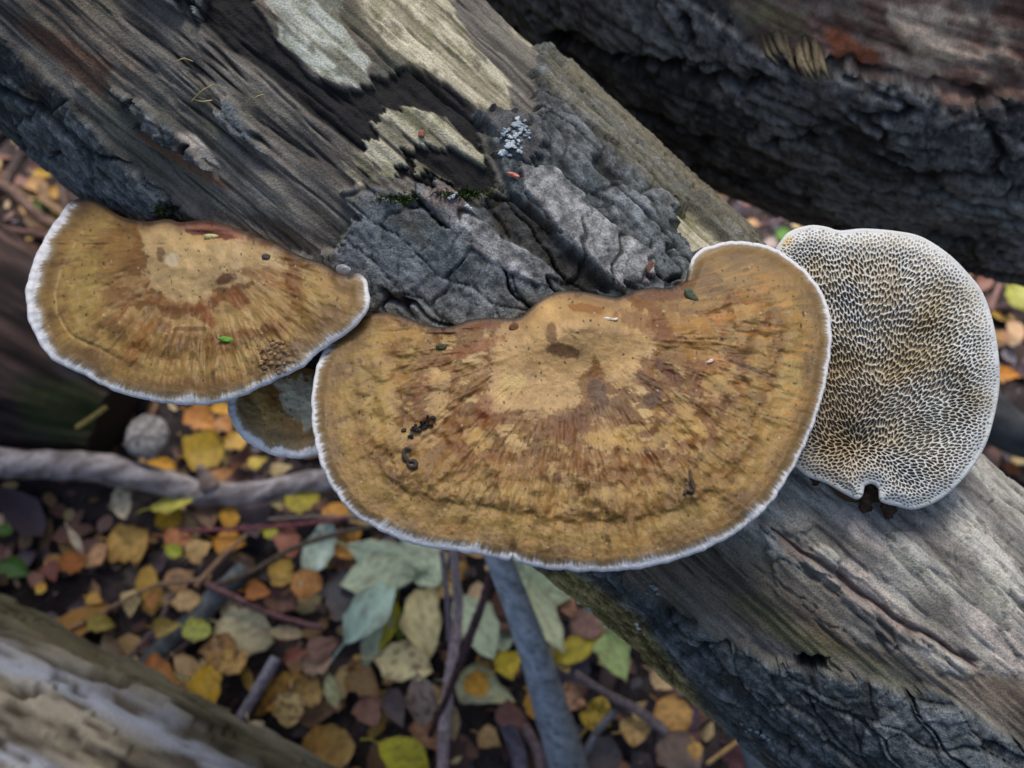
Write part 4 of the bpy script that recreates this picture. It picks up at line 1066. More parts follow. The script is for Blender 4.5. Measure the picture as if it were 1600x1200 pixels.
# leaf shapes: half width along the blade (0 stem .. 1 tip)
SH = {'oval': [(0, .0), (.08, .30), (.25, .78), (.45, 1.0), (.65, .92), (.82, .62), (.94, .26), (1, 0)],
      'birch': [(0, .0), (.05, .45), (.18, .92), (.32, 1.0), (.5, .84), (.7, .52), (.87, .20), (1, 0)],
      'round': [(0, .0), (.04, .50), (.15, .86), (.4, 1.0), (.65, .96), (.85, .66), (.96, .28), (1, 0)],
      'lance': [(0, .0), (.12, .45), (.35, .95), (.55, 1.0), (.75, .66), (.9, .28), (1, 0)],
      'square': [(0, .0), (.03, .7), (.12, 1.0), (.5, .96), (.84, .98), (.96, .6), (1, 0)]}
def leaf_arrays(L, Wd, shape, curl, twist, rs, nu=12, nv=8, lobes=0, cup=.1):
    us = np.linspace(0, 1, nu + 1); k = SH[shape]
    wv = np.interp(us, [a for a, b in k], [b for a, b in k])
    ph = rs.uniform(0, 6)
    wl = wv * (1 + .07 * np.sin(us * 22 + ph) + .24 * gn(us * 5 + ph, us * 0, 3) + (.13 * np.sin(us * lobes * 6.28) if lobes else 0)); wr = wv * (1 + .07 * np.sin(us * 20 + ph + 2) + .24 * gn(us * 5 + ph, us * 0 + 5, 4) + (.13 * np.sin(us * lobes * 6.28 + .6) if lobes else 0))
    vs = np.linspace(-1, 1, nv + 1)
    U, V_ = np.meshgrid(us, vs, indexing='ij')
    wh = np.where(V_ < 0, wl[:, None], wr[:, None])
    bend = rs.uniform(-.12, .12)
    X = (U - .5) * L; Y = V_ * wh * Wd / 2 + bend * L * ((U - .5) ** 2) * 2
    Z = curl * L * ((U - .5) ** 2) * 4 * .25 + cup * Wd * (V_ * wh) ** 2 + .05 * Wd * np.abs(V_) + twist * Wd * (U - .5) * V_ + .022 * L * gn(U * 3 + ph, V_ * 2, int(ph * 7))
    return np.stack([X, Y, Z], -1).reshape(-1, 3), U.ravel(), (V_ * wh).ravel(), grid_faces(nu + 1, nv + 1)

leaf_n = [0]
def leaf(px, py, ln, wd, ang, shape, col, label, z=.012, col2=None, spots=0.0, curl=None, lobes=0, tilt=None, group='fallen leaves on the ground', name='fallen_leaf', stalk=True):
    i = leaf_n[0]; leaf_n[0] += 1
    rs = random.Random(1000 + i)
    a = math.radians(ang); dx, dy = math.cos(a) * ln / 2, math.sin(a) * ln / 2
    A_, B_, C_ = GD(px - dx, py - dy, z), GD(px + dx, py + dy, z), GD(px, py, z)
    L = np.linalg.norm(B_ - A_); d = (C_ - CC) @ CF; Wd = wd * d / FPX
    Wd *= 1 + .15 * abs(math.cos(a))
    cu = rs.uniform(-.35, .5) if curl is None else curl
    V, U, Vv, F = leaf_arrays(L, Wd, shape, cu, rs.uniform(-.25, .25), rs, lobes=lobes, cup=rs.uniform(-.10, .16))
    rz = math.atan2(B_[1] - A_[1], B_[0] - A_[0])
    tx = rs.uniform(-.22, .22) if tilt is None else tilt
    ty = rs.uniform(-.16, .16)
    M = Matrix.Rotation(rz, 3, 'Z') @ Matrix.Rotation(ty, 3, 'Y') @ Matrix.Rotation(tx, 3, 'X')
    V = V @ np.array(M).T
    zmin = V[:, 2].min()
    org = np.array([C_[0], C_[1], 0]); gz = z + rs.uniform(0, .003)
    V[:, 2] += gz + min(0, -.25 * zmin)
    base = lin(col); tip = lin(col2) if col2 is not None else base * rs.uniform(.8, 1.1)
    nn_ = fbm(U * 2 + i, Vv * 1.2, 3, i % 40)
    c = mixc(base, tip, ss(U + .25 * nn_, .35, .75)) if col2 is not None else mixc(base, tip, ss(nn_, -.3, .4))
    c = mixc(c, c * .72 + .02, .45 * np.exp(-(Vv / .07) ** 2))
    c = c * (1 + .16 * nn_[:, None])
    if spots: c = mixc(c, lin((96, 62, 44)), spots * ss(fbm(U * 6 + i, Vv * 5, 2, 7), .12, .35))
    c = mixc(c, lin((110, 76, 44)), .5 * ss(np.abs(Vv) + .25 * nn_, .75, 1.0))
    V = V + org
    if stalk:
        root = empty(name, (org[0], org[1], gz), label, 'leaf', group)
        bl = meshobj('blade', V, F, M_LEAF, np.clip(c, .005, .8), root)
        s0 = V.reshape(13, 9, 3)[0, 4]; dirn = s0 - V.reshape(13, 9, 3)[2, 4]; dirn /= np.linalg.norm(dirn) + 1e-9
        dirn[2] *= .3
        s1 = s0 + dirn * L * .14; s2 = s0 + dirn * L * .28 + np.array([rs.uniform(-1, 1), rs.uniform(-1, 1), 0]) * L * .05
        s2[2] = max(.002, s2[2] - .003)
        v2, f2_, c2_ = tube_mesh([s0 - dirn * L * .01, s1, s2], [.0006, .0005, .0006], 5, i, .05, .004, tuple(int(q * .75) for q in col), tuple(int(q * .9) for q in col))
        meshobj('stalk', v2, f2_, M_LEAF, c2_, root)
        return root
    o = meshobj(name, V, F, M_LEAF, np.clip(c, .005, .8), None, (org[0], org[1], gz))
    return tag(o, label, 'leaf', group)
LV = [
 (200,850,62,54,8,'square',(205,165,80),'large sand-yellow squarish leaf alone on dark soil'),
 (152,872,48,38,155,'birch',(188,148,112),'tan-pink leaf just lower left of the large sand-yellow squarish leaf'),
 (115,880,40,30,10,'round',(150,86,24),'small rust-orange leaf left of the tan-pink leaf'),
 (82,896,34,30,70,'birch',(104,58,54),'dark red leaf at the left end of the row on black soil'),
 (120,846,44,14,60,'lance',(156,150,136),'slender pale grey leaf above the rust-orange leaf'),
 (193,788,48,30,75,'oval',(170,166,148),'pale grey upright leaf directly under the grey branch'),
 (270,788,76,26,-8,'lance',(160,160,62),'long yellow-green leaf along the underside of the grey branch'),
 (268,812,38,36,20,'square',(176,142,18),'small golden square leaf under the long yellow-green leaf'),
 (326,808,52,40,80,'birch',(112,90,74),'dull brown leaf beside the ochre curled leaf below the branch'),
 (359,809,34,30,60,'round',(170,126,28),'small ochre curled leaf below the bend of the grey branch'),
 (362,848,52,40,10,'birch',(172,118,24),'amber leaf under the small ochre curled leaf'),
 (284,843,62,30,6,'birch',(160,100,62),'orange-brown leaf with green base below the golden square leaf'),
 (312,858,48,36,-25,'birch',(202,166,104),'pale yellow leaf overlapping the orange-brown leaf'),
 (273,862,28,20,20,'round',(140,152,34),'lime green leaf corner under the orange-brown leaf'),
 (285,906,54,40,-25,'birch',(166,132,92),'tan brown leaf right of the tan twig'),
 (207,943,46,38,100,'birch',(176,162,116),'pale straw leaf on the tan twig'),
 (238,941,34,22,95,'birch',(152,100,42),'narrow orange leaf right of the pale straw leaf'),
 (293,940,48,32,-8,'oval',(182,152,102),'light tan rolled leaf left of the square grey stick'),
 (160,975,46,30,10,'birch',(132,122,44),'olive and orange leaf among dark soil above the striped log'),
 (262,981,50,28,-5,'birch',(152,134,62),'yellow mottled leaf left of the lime leaf tip'),
 (308,985,48,32,12,'round',(166,176,74),'lime leaf tip over the square grey stick'),
 (275,1006,48,36,-30,'round',(114,84,80),'mauve-brown leaf under the yellow mottled leaf'),
 (384,988,84,58,18,'round',(190,186,152),'pale cream lobed leaf with a point to the left'),
 (350,1022,62,54,70,'round',(168,130,84),'tan leaf with brown blotch under the pale lobed leaf'),
 (366,1036,42,38,10,'square',(202,162,82),'yellow-tan leaf fold right of the brown blotched leaf'),
 (250,1062,74,60,20,'birch',(176,110,54),'orange leaf with dark purple patch left of the big golden oval'),
 (290,1040,46,28,40,'oval',(168,140,98),'small beige leaf between the orange leaf and the golden oval'),
 (322,1076,84,56,88,'oval',(192,152,20),'big golden oval leaf standing out near the lower left log'),
 (152,1025,26,22,10,'round',(172,166,92),'tiny pale yellow leaf at the edge of the striped log'),
 (320,706,64,58,-20,'square',(150,126,24),'crumpled olive-yellow leaf above the bend of the branch'),
 (318,656,54,42,30,'birch',(172,116,54),'orange leaf highest in the pile below the left cap'),
 (352,641,44,22,0,'birch',(192,142,28),'bright yellow leaf touching the rim of the left cap'),
 (354,664,36,32,60,'birch',(160,110,58),'small brown-orange leaf left of the smallest bracket'),
 (371,690,34,30,10,'square',(192,152,58),'small yellow square leaf lower left of the smallest bracket'),
 (403,722,34,22,-20,'birch',(172,152,50),'yellow leaf with green centre below the smallest bracket'),
 (346,742,56,26,-20,'birch',(142,98,56),'brown triangular leaf lying on the grey branch'),
 (256,726,54,20,15,'lance',(172,128,34),'thin golden leaf tucked behind the grey branch'),
 (385,722,54,32,30,'birch',(84,48,38),'very dark red-brown leaf behind the branch'),
 (440,732,40,22,-10,'birch',(150,136,100),'beige leaf shred behind the branch near the largest cap'),
 (432,781,38,28,70,'birch',(182,172,126),'pale leaf tip hanging below the branch bend'),
 (474,780,60,42,-25,'round',(150,142,24),'olive-green rounded leaf right of the pale leaf tip'),
 (528,800,52,38,-25,'birch',(176,122,36),'orange-gold leaf touching the rim of the largest cap'),
 (560,806,62,26,20,'oval',(190,170,104),'cream leaf half hidden by the rim of the largest cap'),
 (424,834,24,20,0,'round',(150,154,40),'tiny lime leaf left of the reddish leaf'),
 (500,860,92,40,-68,'oval',(152,180,176),'pale blue-green leaf crossed by a dark twig'),
 (442,896,42,40,85,'square',(186,152,66),'mustard yellow leaf left of the blue-green leaf'),
 (480,912,52,42,-20,'round',(162,112,56),'light brown leaf at the foot of the blue-green leaf'),
 (450,848,46,38,70,'round',(142,86,70),'brick-red leaf upper left of the blue-green leaf'),
 (405,925,44,32,10,'birch',(152,92,36),'rust leaf at the reddish twig'),
 (442,937,54,40,15,'round',(108,78,72),'plum-brown leaf right of the rust leaf'),
 (546,846,66,46,-45,'birch',(166,118,36),'ochre leaf with brown blotch right of the blue-green leaf'),
 (540,932,84,62,60,'square',(62,66,76),'slate-grey flat leaf left of the mint cluster'),
 (660,878,90,62,60,'oval',(162,186,170),'mint leaf nearest the rim of the largest cap'),
 (606,876,124,44,14,'oval',(160,184,168),'upper mint leaf of the cluster, pointing left'),
 (592,900,118,48,172,'oval',(168,188,164),'second mint leaf with a dark tear'),
 (578,955,118,48,-52,'oval',(148,182,176),'blue-mint drooping leaf left of the cream oval'),
 (590,990,126,34,112,'lance',(172,192,168),'narrow pale mint leaf beside the yellow strip'),
 (610,980,92,20,108,'lance',(168,168,20),'bright yellow leaf strip between mint leaf and cream oval'),
 (629,975,66,22,100,'lance',(66,92,26),'dark green leaf strip left of the cream oval'),
 (690,920,50,30,18,'oval',(196,166,96),'small honey leaf curling over the top of the cream oval'),
 (660,966,134,64,88,'oval',(192,187,138),'largest cream oval leaf, upright in the middle of the pile'),
 (632,1037,98,58,14,'oval',(184,174,130),'cream leaf with brown spots at the foot of the cream oval'),
 (745,975,112,54,60,'oval',(166,188,164),'mint leaf behind the dark leaning twig'),
 (790,985,70,34,100,'oval',(150,174,158),'mint leaf edge left of the sapling'),
 (762,1078,96,48,18,'birch',(162,172,142),'sage-green pointed leaf under the small golden one'),
 (745,1072,42,38,40,'round',(206,150,34),'small golden leaf lying on the sage-green pointed leaf'),
 (797,1035,56,42,-35,'birch',(166,150,26),'yellow leaf left of the sapling'),
 (800,872,70,60,60,'oval',(190,198,170),'pale mint leaf behind the top of the sapling'),
 (842,912,104,60,30,'oval',(166,190,162),'wide mint leaf between sapling and log'),
 (850,965,120,36,66,'lance',(172,187,157),'narrow mint leaf hanging right of the sapling'),
 (870,935,60,24,45,'lance',(160,162,30),'yellow-green leaf edge behind the narrow mint leaf'),
 (570,1070,66,46,38,'birch',(122,98,62),'dull olive-brown pointed leaf below the blue-mint leaf'),
 (578,1116,54,46,60,'birch',(128,92,82),'dusty pink-brown leaf under the olive-brown leaf'),
 (520,1080,60,26,75,'lance',(152,158,118),'grey-green curled sliver leaf'),
 (497,1036,50,36,-10,'round',(164,138,120),'pinkish beige leaf above the grey-green sliver'),
 (508,1012,62,38,-20,'birch',(112,82,72),'brown-mauve leaf behind the pinkish beige leaf'),
 (465,1023,42,22,-20,'birch',(126,68,54),'small dark red leaf above the spotted ochre one'),
 (447,1082,88,60,-35,'oval',(152,116,32),'spotted ochre leaf beneath two pale tan leaves'),
 (453,1108,58,46,95,'round',(190,166,108),'pale tan leaf on top of the spotted ochre leaf'),
 (484,1083,44,38,-10,'square',(194,160,92),'honey leaf at the upper right of the pale tan leaf'),
 (448,990,58,22,5,'oval',(150,138,110),'greyish beige leaf beside the pale lobed leaf tip'),
 (514,1170,88,64,-8,'round',(196,150,70),'big amber leaf with darker left end by the striped log'),
 (632,1184,94,60,32,'oval',(182,178,38),'large lemon-yellow leaf at the bottom edge'),
 (660,1095,84,50,84,'oval',(130,116,112),'grey-mauve leaf below the spotted cream leaf'),
 (618,1110,70,40,70,'birch',(92,82,86),'dark grey-purple leaf left of the grey-mauve leaf'),
 (668,1148,66,46,60,'birch',(182,132,94),'peach leaf left of the thin pinkish stem'),
 (708,1130,60,26,86,'lance',(184,168,132),'pale beige leaf right of the thin pinkish stem'),
 (765,1155,42,36,30,'birch',(186,150,96),'small tan leaf left of the foot of the sapling'),
 (832,1103,44,28,75,'oval',(182,132,34),'gold leaf tucked against the sapling'),
 (800,1120,56,38,20,'birch',(100,64,60),'maroon leaf right of the sage-green leaf'),
 (400,1150,46,30,60,'birch',(190,180,152),'cream leaf at the top of the striped log'),
 (424,1160,56,26,10,'birch',(142,86,30),'rust leaf above the striped log'),
 (456,1180,60,22,-4,'lance',(182,146,86),'tan leaf strip left of the big amber leaf'),
 (885,1020,60,46,-30,'birch',(192,166,106),'pale tan triangular leaf right of the sapling'),
 (905,1012,96,40,-35,'lance',(156,146,34),'long yellow leaf behind the tan triangle'),
 (918,976,58,42,15,'round',(126,96,92),'dusky pink leaf near the mossy log edge'),
 (884,940,62,46,60,'birch',(150,110,86),'brown shiny leaf beside the log'),
 (962,1030,88,60,68,'birch',(134,158,100),'pale green veined leaf close to the log'),
 (935,1112,68,48,-62,'birch',(170,146,38),'yellow leaf spotted with brown right of the sapling'),
 (895,1095,52,46,20,'birch',(150,114,90),'fawn leaf between sapling and spotted yellow leaf'),
 (995,1142,56,44,-15,'birch',(196,162,102),'light tan leaf left of the hollow brown leaf'),
 (1052,1118,68,48,35,'round',(176,136,74),'curled tan leaf with a dark hollow'),
 (1036,1062,52,38,30,'oval',(200,170,126),'cream-tan leaf peeking from behind the log'),
 (1062,1182,84,70,60,'round',(104,90,86),'large grey-brown leaf at the bottom right'),
 (1086,1176,34,26,80,'birch',(180,140,72),'small golden scrap lying on the grey-brown leaf'),
 (1150,1182,46,42,50,'round',(118,72,76),'wine-red leaf by the bottom edge'),
 (940,1180,66,54,10,'round',(66,64,72),'blackish leaf by the bottom edge'),
 (1060,1075,50,32,30,'birch',(120,90,86),'mauve leaf below the cream-tan leaf'),
 (1100,1105,44,30,60,'birch',(126,84,78),'reddish leaf scrap beside the log outline'),
 (1590,462,54,44,70,'oval',(152,162,72),'yellow-green leaf at the right edge of the photo'),
 (1588,520,40,30,80,'birch',(170,140,112),'beige leaf under the yellow-green leaf at the right edge'),
 (1574,587,42,24,8,'birch',(202,130,22),'orange leaf at the right edge beside the pores'),
 (1582,736,34,18,20,'birch',(150,86,42),'small orange leaf beneath the dark branch on the far right'),
 (1248,344,26,16,10,'round',(204,208,198),'white leaf in the gap under the dark log'),
 (1226,370,30,24,40,'round',(70,128,44),'bright green leaf in the gap left of the pores'),
 (1205,380,22,20,60,'round',(150,140,146),'greyish leaf in the gap under the dark log'),
 (1178,350,24,16,20,'birch',(172,134,98),'tan leaf in the gap under the dark log'),
 (1164,318,24,16,60,'birch',(150,96,94),'pinkish leaf at the narrow end of the gap'),
 (1150,308,24,14,40,'oval',(176,184,196),'bluish white leaf at the tip of the gap'),
 (1540,440,40,24,-30,'birch',(120,84,78),'dull pink leaf under the dark log at the far right'),
 (1578,560,34,20,60,'birch',(96,98,120),'blue-grey leaf above the orange leaf at the right edge'),
 (82,347,44,24,20,'oval',(152,142,42),'yellow leaf behind the roots left of the left cap'),
 (96,302,38,22,-30,'birch',(176,138,66),'tan yellow leaf under the log at the upper left'),
 (60,322,44,22,10,'lance',(62,96,40),'green leaf among roots at the upper left'),
 (10,832,32,22,20,'oval',(40,84,26),'small dark green leaf at the left edge'),
 (24,888,54,30,25,'oval',(42,88,30),'larger dark green leaf at the left edge on black soil'),
 (150,938,30,20,20,'birch',(190,150,60),'small gold leaf at the upper edge of the striped log'),
]
for k, t in enumerate(LV):
    t = t[:2] + (t[2] * (1.1 if min(t[6]) > 140 else 1.0), t[3] * (1.15 if min(t[6]) > 140 else .95)) + t[4:6] + (tuple((v * .84 + .16 * sum(t[6]) / 3) * min(1.30, 222 / max(t[6])) * w_ for v, w_ in zip(t[6], (1.03, 1.0, .93))),) + t[7:]
    sp = .8 if 'spot' in t[7] or 'blotch' in t[7] else .4
    c2 = None
    if 'dark purple patch' in t[7]: c2 = (200, 140, 66)
    if 'darker left end' in t[7]: c2 = (206, 168, 92)
    leaf(*t, z=.010 + .0035 * (k % 7) + (.014 if 'lying on' in t[7] or 'on top' in t[7] else 0), spots=sp, col2=c2, lobes=2 if t[7].startswith('pale cream lobed') else 0)

# ---- the rest of the litter: dark broken leaf bits and crumbs nobody could count
rs_ = np.random.RandomState(11)
def litter(name, n, xr, yr, size, cols, flat, zoff, label):
    V = []; F = []; Cc_ = []
    base = np.array([(-.5, 0), (-.3, .3), (0, .38), (.32, .26), (.5, 0), (.3, -.3), (0, -.36), (-.32, -.28)])
    xs = rs_.uniform(*xr, n); ys = rs_.uniform(*yr, n); zs = ground_z(xs, ys)
    for i in range(n):
        s = size[0] + (size[1] - size[0]) * rs_.rand() ** 2; a = rs_.uniform(0, 6.283)
        b = base * (s, s * rs_.uniform(.45, 1.0)) * (1 + rs_.uniform(-.2, .2, (8, 1)))
        fold = rs_.uniform(-.5, .8)
        z = np.abs(b[:, 1]) * fold + b[:, 0] * rs_.uniform(-flat, flat) + b[:, 1] * rs_.uniform(-flat, flat)
        z0 = rs_.uniform(-.1, .1) * s
        p = np.column_stack([b[:, 0] * math.cos(a) - b[:, 1] * math.sin(a), b[:, 0] * math.sin(a) + b[:, 1] * math.cos(a), z])
        p = np.vstack([p, [0, 0, z0]]) + (xs[i], ys[i], zs[i] + zoff + abs(fold) * .1 * s)
        k = i * 9; V.append(p)
        for q in range(8): F.append((k + q, k + (q + 1) % 8, k + 8))
        cc_ = lin(cols[rs_.randint(len(cols))]) * rs_.uniform(.8, 2.2)
        Cc_.append(np.tile(cc_, (9, 1)) * (1 + rs_.uniform(-.2, .2, (9, 1))))
    return tag(meshobj(name, np.vstack(V), np.array(F), M_LEAF, np.vstack(Cc_), None, (0, 0, 0)), label, None, None, 'stuff')
dark = [(62, 48, 46), (84, 62, 56), (70, 58, 64), (98, 72, 62), (54, 46, 46), (110, 80, 68), (86, 80, 88), (48, 40, 36), (118, 94, 70)]
litter('leaf_litter', 5200, (-.75, .75), (-.15, 1.05), (.008, .030), dark, .5, .003, 'dark broken leaf litter on the soil')
muted = [(196, 168, 120), (190, 150, 70), (182, 160, 130), (150, 118, 78), (168, 140, 92), (132, 98, 72), (120, 92, 84), (160, 130, 60), (110, 84, 74), (178, 158, 112)]
litter('fallen_leaf_litter', 2600, (-.75, .75), (-.15, 1.05), (.012, .032), muted, .35, .006, 'muted yellow-brown small leaf fragments among the larger leaves')
litter('soil_litter', 9000, (-.75, .75), (-.15, 1.05), (.002, .008), dark + [(120, 116, 122), (140, 128, 112)], .8, .002, 'tiny crumbs and leaf scraps on the soil')
litter('far_leaf_litter', 12000, (-3.5, 3.5), (-2.5, 5), (.02, .07), dark + [(150, 110, 50), (170, 140, 60)], .4, .01, 'leaf litter spreading through the wood')

# ---- branches, sticks and twigs on the ground
GB = empty('grey_branch', GD(250, 755, 0), 'long bent grey branch lying across the leaves at left', 'branch')
V, F, c_ = tube_mesh(gpts([(-140, 712, .06), (-60, 718, .06), (60, 726, .055), (150, 731, .05), (240, 750, .04), (320, 772, .024), (400, 770, .026), (480, 754, .03), (590, 742, .034), (720, 735, .04)]), [prad(44, 720), prad(44, 720), prad(34, 750), prad(30, 750)], 18, 4, .12, .004, (92, 86, 84), (160, 154, 156))
meshobj('bark', V, F, M_TWIG, c_, GB)
V, F, c_ = tube_mesh(gpts([(330, 765, .03), (318, 742, .036), (312, 728, .042)]), [.008, .005, .003], 8, 4, .12, .003, (92, 80, 74), (130, 116, 110)); meshobj('side_twig', V, F, M_TWIG, c_, GB)
# square-cut grey stick
tube('grey_stick', gpts([(384, 888, .02), (300, 970, .014), (200, 1068, .010)]), [prad(34, 950)] * 3, 'thick slate-grey stick lying diagonally, snapped at its upper end', 'stick', sides=6, seed=6, rough=.10, colA=(72, 76, 78), colB=(104, 110, 112))
tube('grey_stick', gpts([(432, 1028, .022), (402, 1080, .02), (368, 1136, .016)]), [prad(19, 1080)] * 3, 'straight bluish grey stick pointing down to the striped log', 'stick', sides=9, seed=7, rough=.07, colA=(104, 102, 112), colB=(146, 142, 150))
tube('reddish_twig', gpts([(322, 912, .03), (370, 935, .03), (430, 962, .028), (505, 982, .024)]), [prad(11, 940), prad(8, 940)], 'reddish twig sloping down right under the mustard leaf', 'twig', sides=8, seed=8, colA=(78, 50, 48), colB=(128, 98, 98), knots=.2)
tube('dark_twig', gpts([(340, 915, .03), (400, 890, .035), (455, 858, .045), (520, 836, .05), (610, 815, .055)]), [prad(9, 860), prad(7, 840)], 'dark twig crossing the pale blue-green leaf', 'twig', sides=8, seed=9, colA=(62, 52, 44), colB=(98, 86, 72), knots=.2)
tube('red_twig', gpts([(280, 830, .03), (380, 826, .03), (480, 818, .035), (600, 800, .04)]), [prad(6, 820), prad(7, 820)], 'thin wine-red twig running level below the branch', 'twig', sides=7, seed=10, colA=(92, 48, 54), colB=(124, 76, 82))
tube('brown_twig', gpts([(420, 812, .032), (500, 808, .034), (620, 812, .045)]), [prad(7, 820)] * 2, 'grey-brown twig just above the red twig by the rim', 'twig', sides=7, seed=11, colA=(84, 74, 70), colB=(116, 104, 98))
tube('tan_twig', gpts([(100, 990, .02), (170, 952, .02), (245, 915, .02), (330, 905, .02)]), [prad(6, 950), prad(8, 920)], 'straight tan twig carrying the pale straw leaf', 'twig', sides=7, seed=12, colA=(112, 88, 72), colB=(152, 126, 104))
tube('tan_twig', gpts([(385, 836, .035), (350, 868, .03), (318, 902, .028), (306, 918, .026)]), [prad(6, 880), prad(11, 880)], 'forked tan twig end above the reddish twig', 'twig', sides=7, seed=13, colA=(120, 92, 70), colB=(154, 126, 100))
tube('brown_twig', gpts([(268, 930, .02), (248, 975, .02), (218, 1010, .02), (190, 1040, .02)]), [prad(9, 980)] * 2, 'mauve-brown twig beside the slate-grey stick', 'twig', sides=7, seed=14, colA=(84, 68, 66), colB=(122, 104, 100))
tube('brown_twig', gpts([(300, 1000, .02), (250, 1040, .02), (210, 1085, .015)]), [prad(8, 1040)] * 2, 'dark brown twig sliding under the striped log', 'twig', sides=7, seed=15, colA=(60, 50, 48), colB=(92, 80, 78))
tube('pinkish_stem', gpts([(706, 840, .12), (712, 900, .09), (716, 960, .06), (703, 1060, .04), (694, 1140, .03), (690, 1240, .02)]), [prad(11, 900, .1), prad(17, 1000, .05), prad(19, 1150)], 'thin pinkish grey dead stem left of the dark leaning twig', 'stem', sides=12, seed=16, rough=.12, colA=(132, 116, 116), colB=(180, 162, 160), knots=.15)
tube('pinkish_stem', gpts([(690, 860, .13), (698, 930, .09), (702, 1000, .05)]), [prad(8, 900, .1), prad(9, 900, .1)], 'shorter mauve stem leaning on the pinkish one', 'stem', sides=9, seed=17, colA=(110, 94, 98), colB=(150, 132, 136))
tube('dark_twig', gpts([(775, 860, .14), (756, 935, .11), (732, 1000, .08), (704, 1075, .05), (672, 1150, .02)]), [prad(10, 940, .1), prad(14, 1000, .07), prad(9, 1100)], 'dark purple twig leaning across the pinkish stem', 'twig', sides=8, seed=18, colA=(58, 40, 42), colB=(88, 66, 68), knots=.2)
tube('dark_twig', gpts([(745, 960, .03), (790, 966, .03), (840, 968, .03)]), [prad(12, 966)] * 2, 'blackish level twig behind the sapling', 'twig', sides=8, seed=19, colA=(44, 34, 30), colB=(66, 54, 48))
SP = empty('sapling', GD(893, 1225, 0), 'smooth blue-grey sapling stem rising behind the rim of the largest cap', 'sapling')
V, F, c_ = tube_mesh(gpts([(902, 1250, -.01), (868, 1130, .05), (838, 1030, .10), (806, 940, .15), (778, 870, .19), (762, 820, .22), (750, 780, .24)]), [prad(68, 1200, .02), prad(53, 1050, .09), prad(44, 920, .16), prad(40, 860, .2), prad(38, 800, .22)], 24, 20, .03, .003, (122, 128, 136), (162, 168, 174))
w1, w2, wid = worley(V[:, 0] * 260, V[:, 2] * 260, 4)
c_ = mixc(c_, lin((56, 58, 60)), .6 * (1 - ss(w1, .12, .3)) * (wid > .5))
c_ = mixc(c_, lin((92, 84, 66)), .6 * ss(V[:, 0] - np.interp(V[:, 2], [0, .25], [.045, -.015]), -.004, .012))
meshobj('stem', V, F, M_TWIG, c_, SP)
tube('grey_brown_stick', gpts([(898, 1052, .03), (950, 1085, .03), (1000, 1112, .03), (1042, 1145, .03)]), [prad(12, 1090), prad(16, 1090)], 'grey-brown knobbly stick sloping right of the sapling', 'stick', sides=9, seed=21, colA=(74, 64, 66), colB=(112, 102, 104), knots=.2)
tube('grey_stick', gpts([(962, 1110, .02), (935, 1140, .02), (912, 1180, .02)]), [prad(12, 1140)] * 2, 'short blue-grey stick under the light tan leaf', 'stick', sides=8, seed=22, colA=(74, 76, 86), colB=(108, 110, 118))
tube('mauve_stick', gpts([(785, 1118, .02), (805, 1165, .02), (820, 1230, .02)]), [prad(26, 1170)] * 2, 'stout grey-mauve stick left of the foot of the sapling', 'stick', sides=10, seed=23, colA=(80, 74, 84), colB=(116, 108, 118))
tube('pink_stick', gpts([(818, 1132, .018), (840, 1175, .018), (850, 1230, .018)]), [prad(17, 1170)] * 2, 'pinkish stick against the foot of the sapling', 'stick', sides=9, seed=24, colA=(110, 88, 86), colB=(150, 126, 122))
tube('straw', gpts([(1104, 1194, .05), (1164, 1150, .06)]), [prad(7, 1170, .05)] * 2, 'bright tan straw by the lower outline of the log', 'straw', sides=6, seed=25, colA=(150, 118, 72), colB=(180, 148, 96))
tube('dead_stem', gpts([(1150, 1110, .06), (1176, 1160, .04), (1200, 1250, .01)]), [prad(44, 1170, .04)] * 2, 'grey-blue stem half hidden behind the log at the bottom edge', 'stem', sides=14, seed=26, colA=(78, 84, 90), colB=(112, 118, 124))
tube('purple_twig', gpts([(1096, 1080, .03), (1088, 1110, .03), (1080, 1150, .02)]), [prad(8, 1110)] * 2, 'purple twig crossing the curled tan leaf', 'twig', sides=7, seed=27, colA=(70, 54, 72), colB=(98, 80, 98))
tube('dark_branch', gpts([(1480, 560, .04), (1560, 660, .04), (1620, 690, .04), (1720, 720, .04)]), [prad(66, 660, .04)] * 2, 'thick dark grey branch on the ground at the far right', 'branch', sides=16, seed=28, rough=.1, colA=(52, 54, 56), colB=(88, 90, 92))
tube('pink_twig', gpts([(1546, 486, .02), (1560, 450, .02), (1574, 420, .02)]), [prad(9, 450)] * 2, 'pink-brown twig beside the top right of the pores', 'twig', sides=7, seed=29, colA=(104, 80, 78), colB=(142, 112, 110))
tube('tan_twig', gpts([(1180, 352, .02), (1215, 346, .02), (1245, 330, .02)]), [prad(6, 340)] * 2, 'mauve twig lying in the gap under the dark log', 'twig', sides=6, seed=30, colA=(96, 78, 84), colB=(126, 104, 108))
tube('tan_twig', gpts([(70, 665, .12), (110, 640, .13), (145, 612, .14)]) if False else gpts([(120, 668, .15), (140, 655, .155), (166, 636, .16)]), [prad(8, 650, .15)] * 2, 'yellowish twig stub below the left cap', 'twig', sides=7, seed=31, colA=(120, 104, 50), colB=(150, 130, 70))
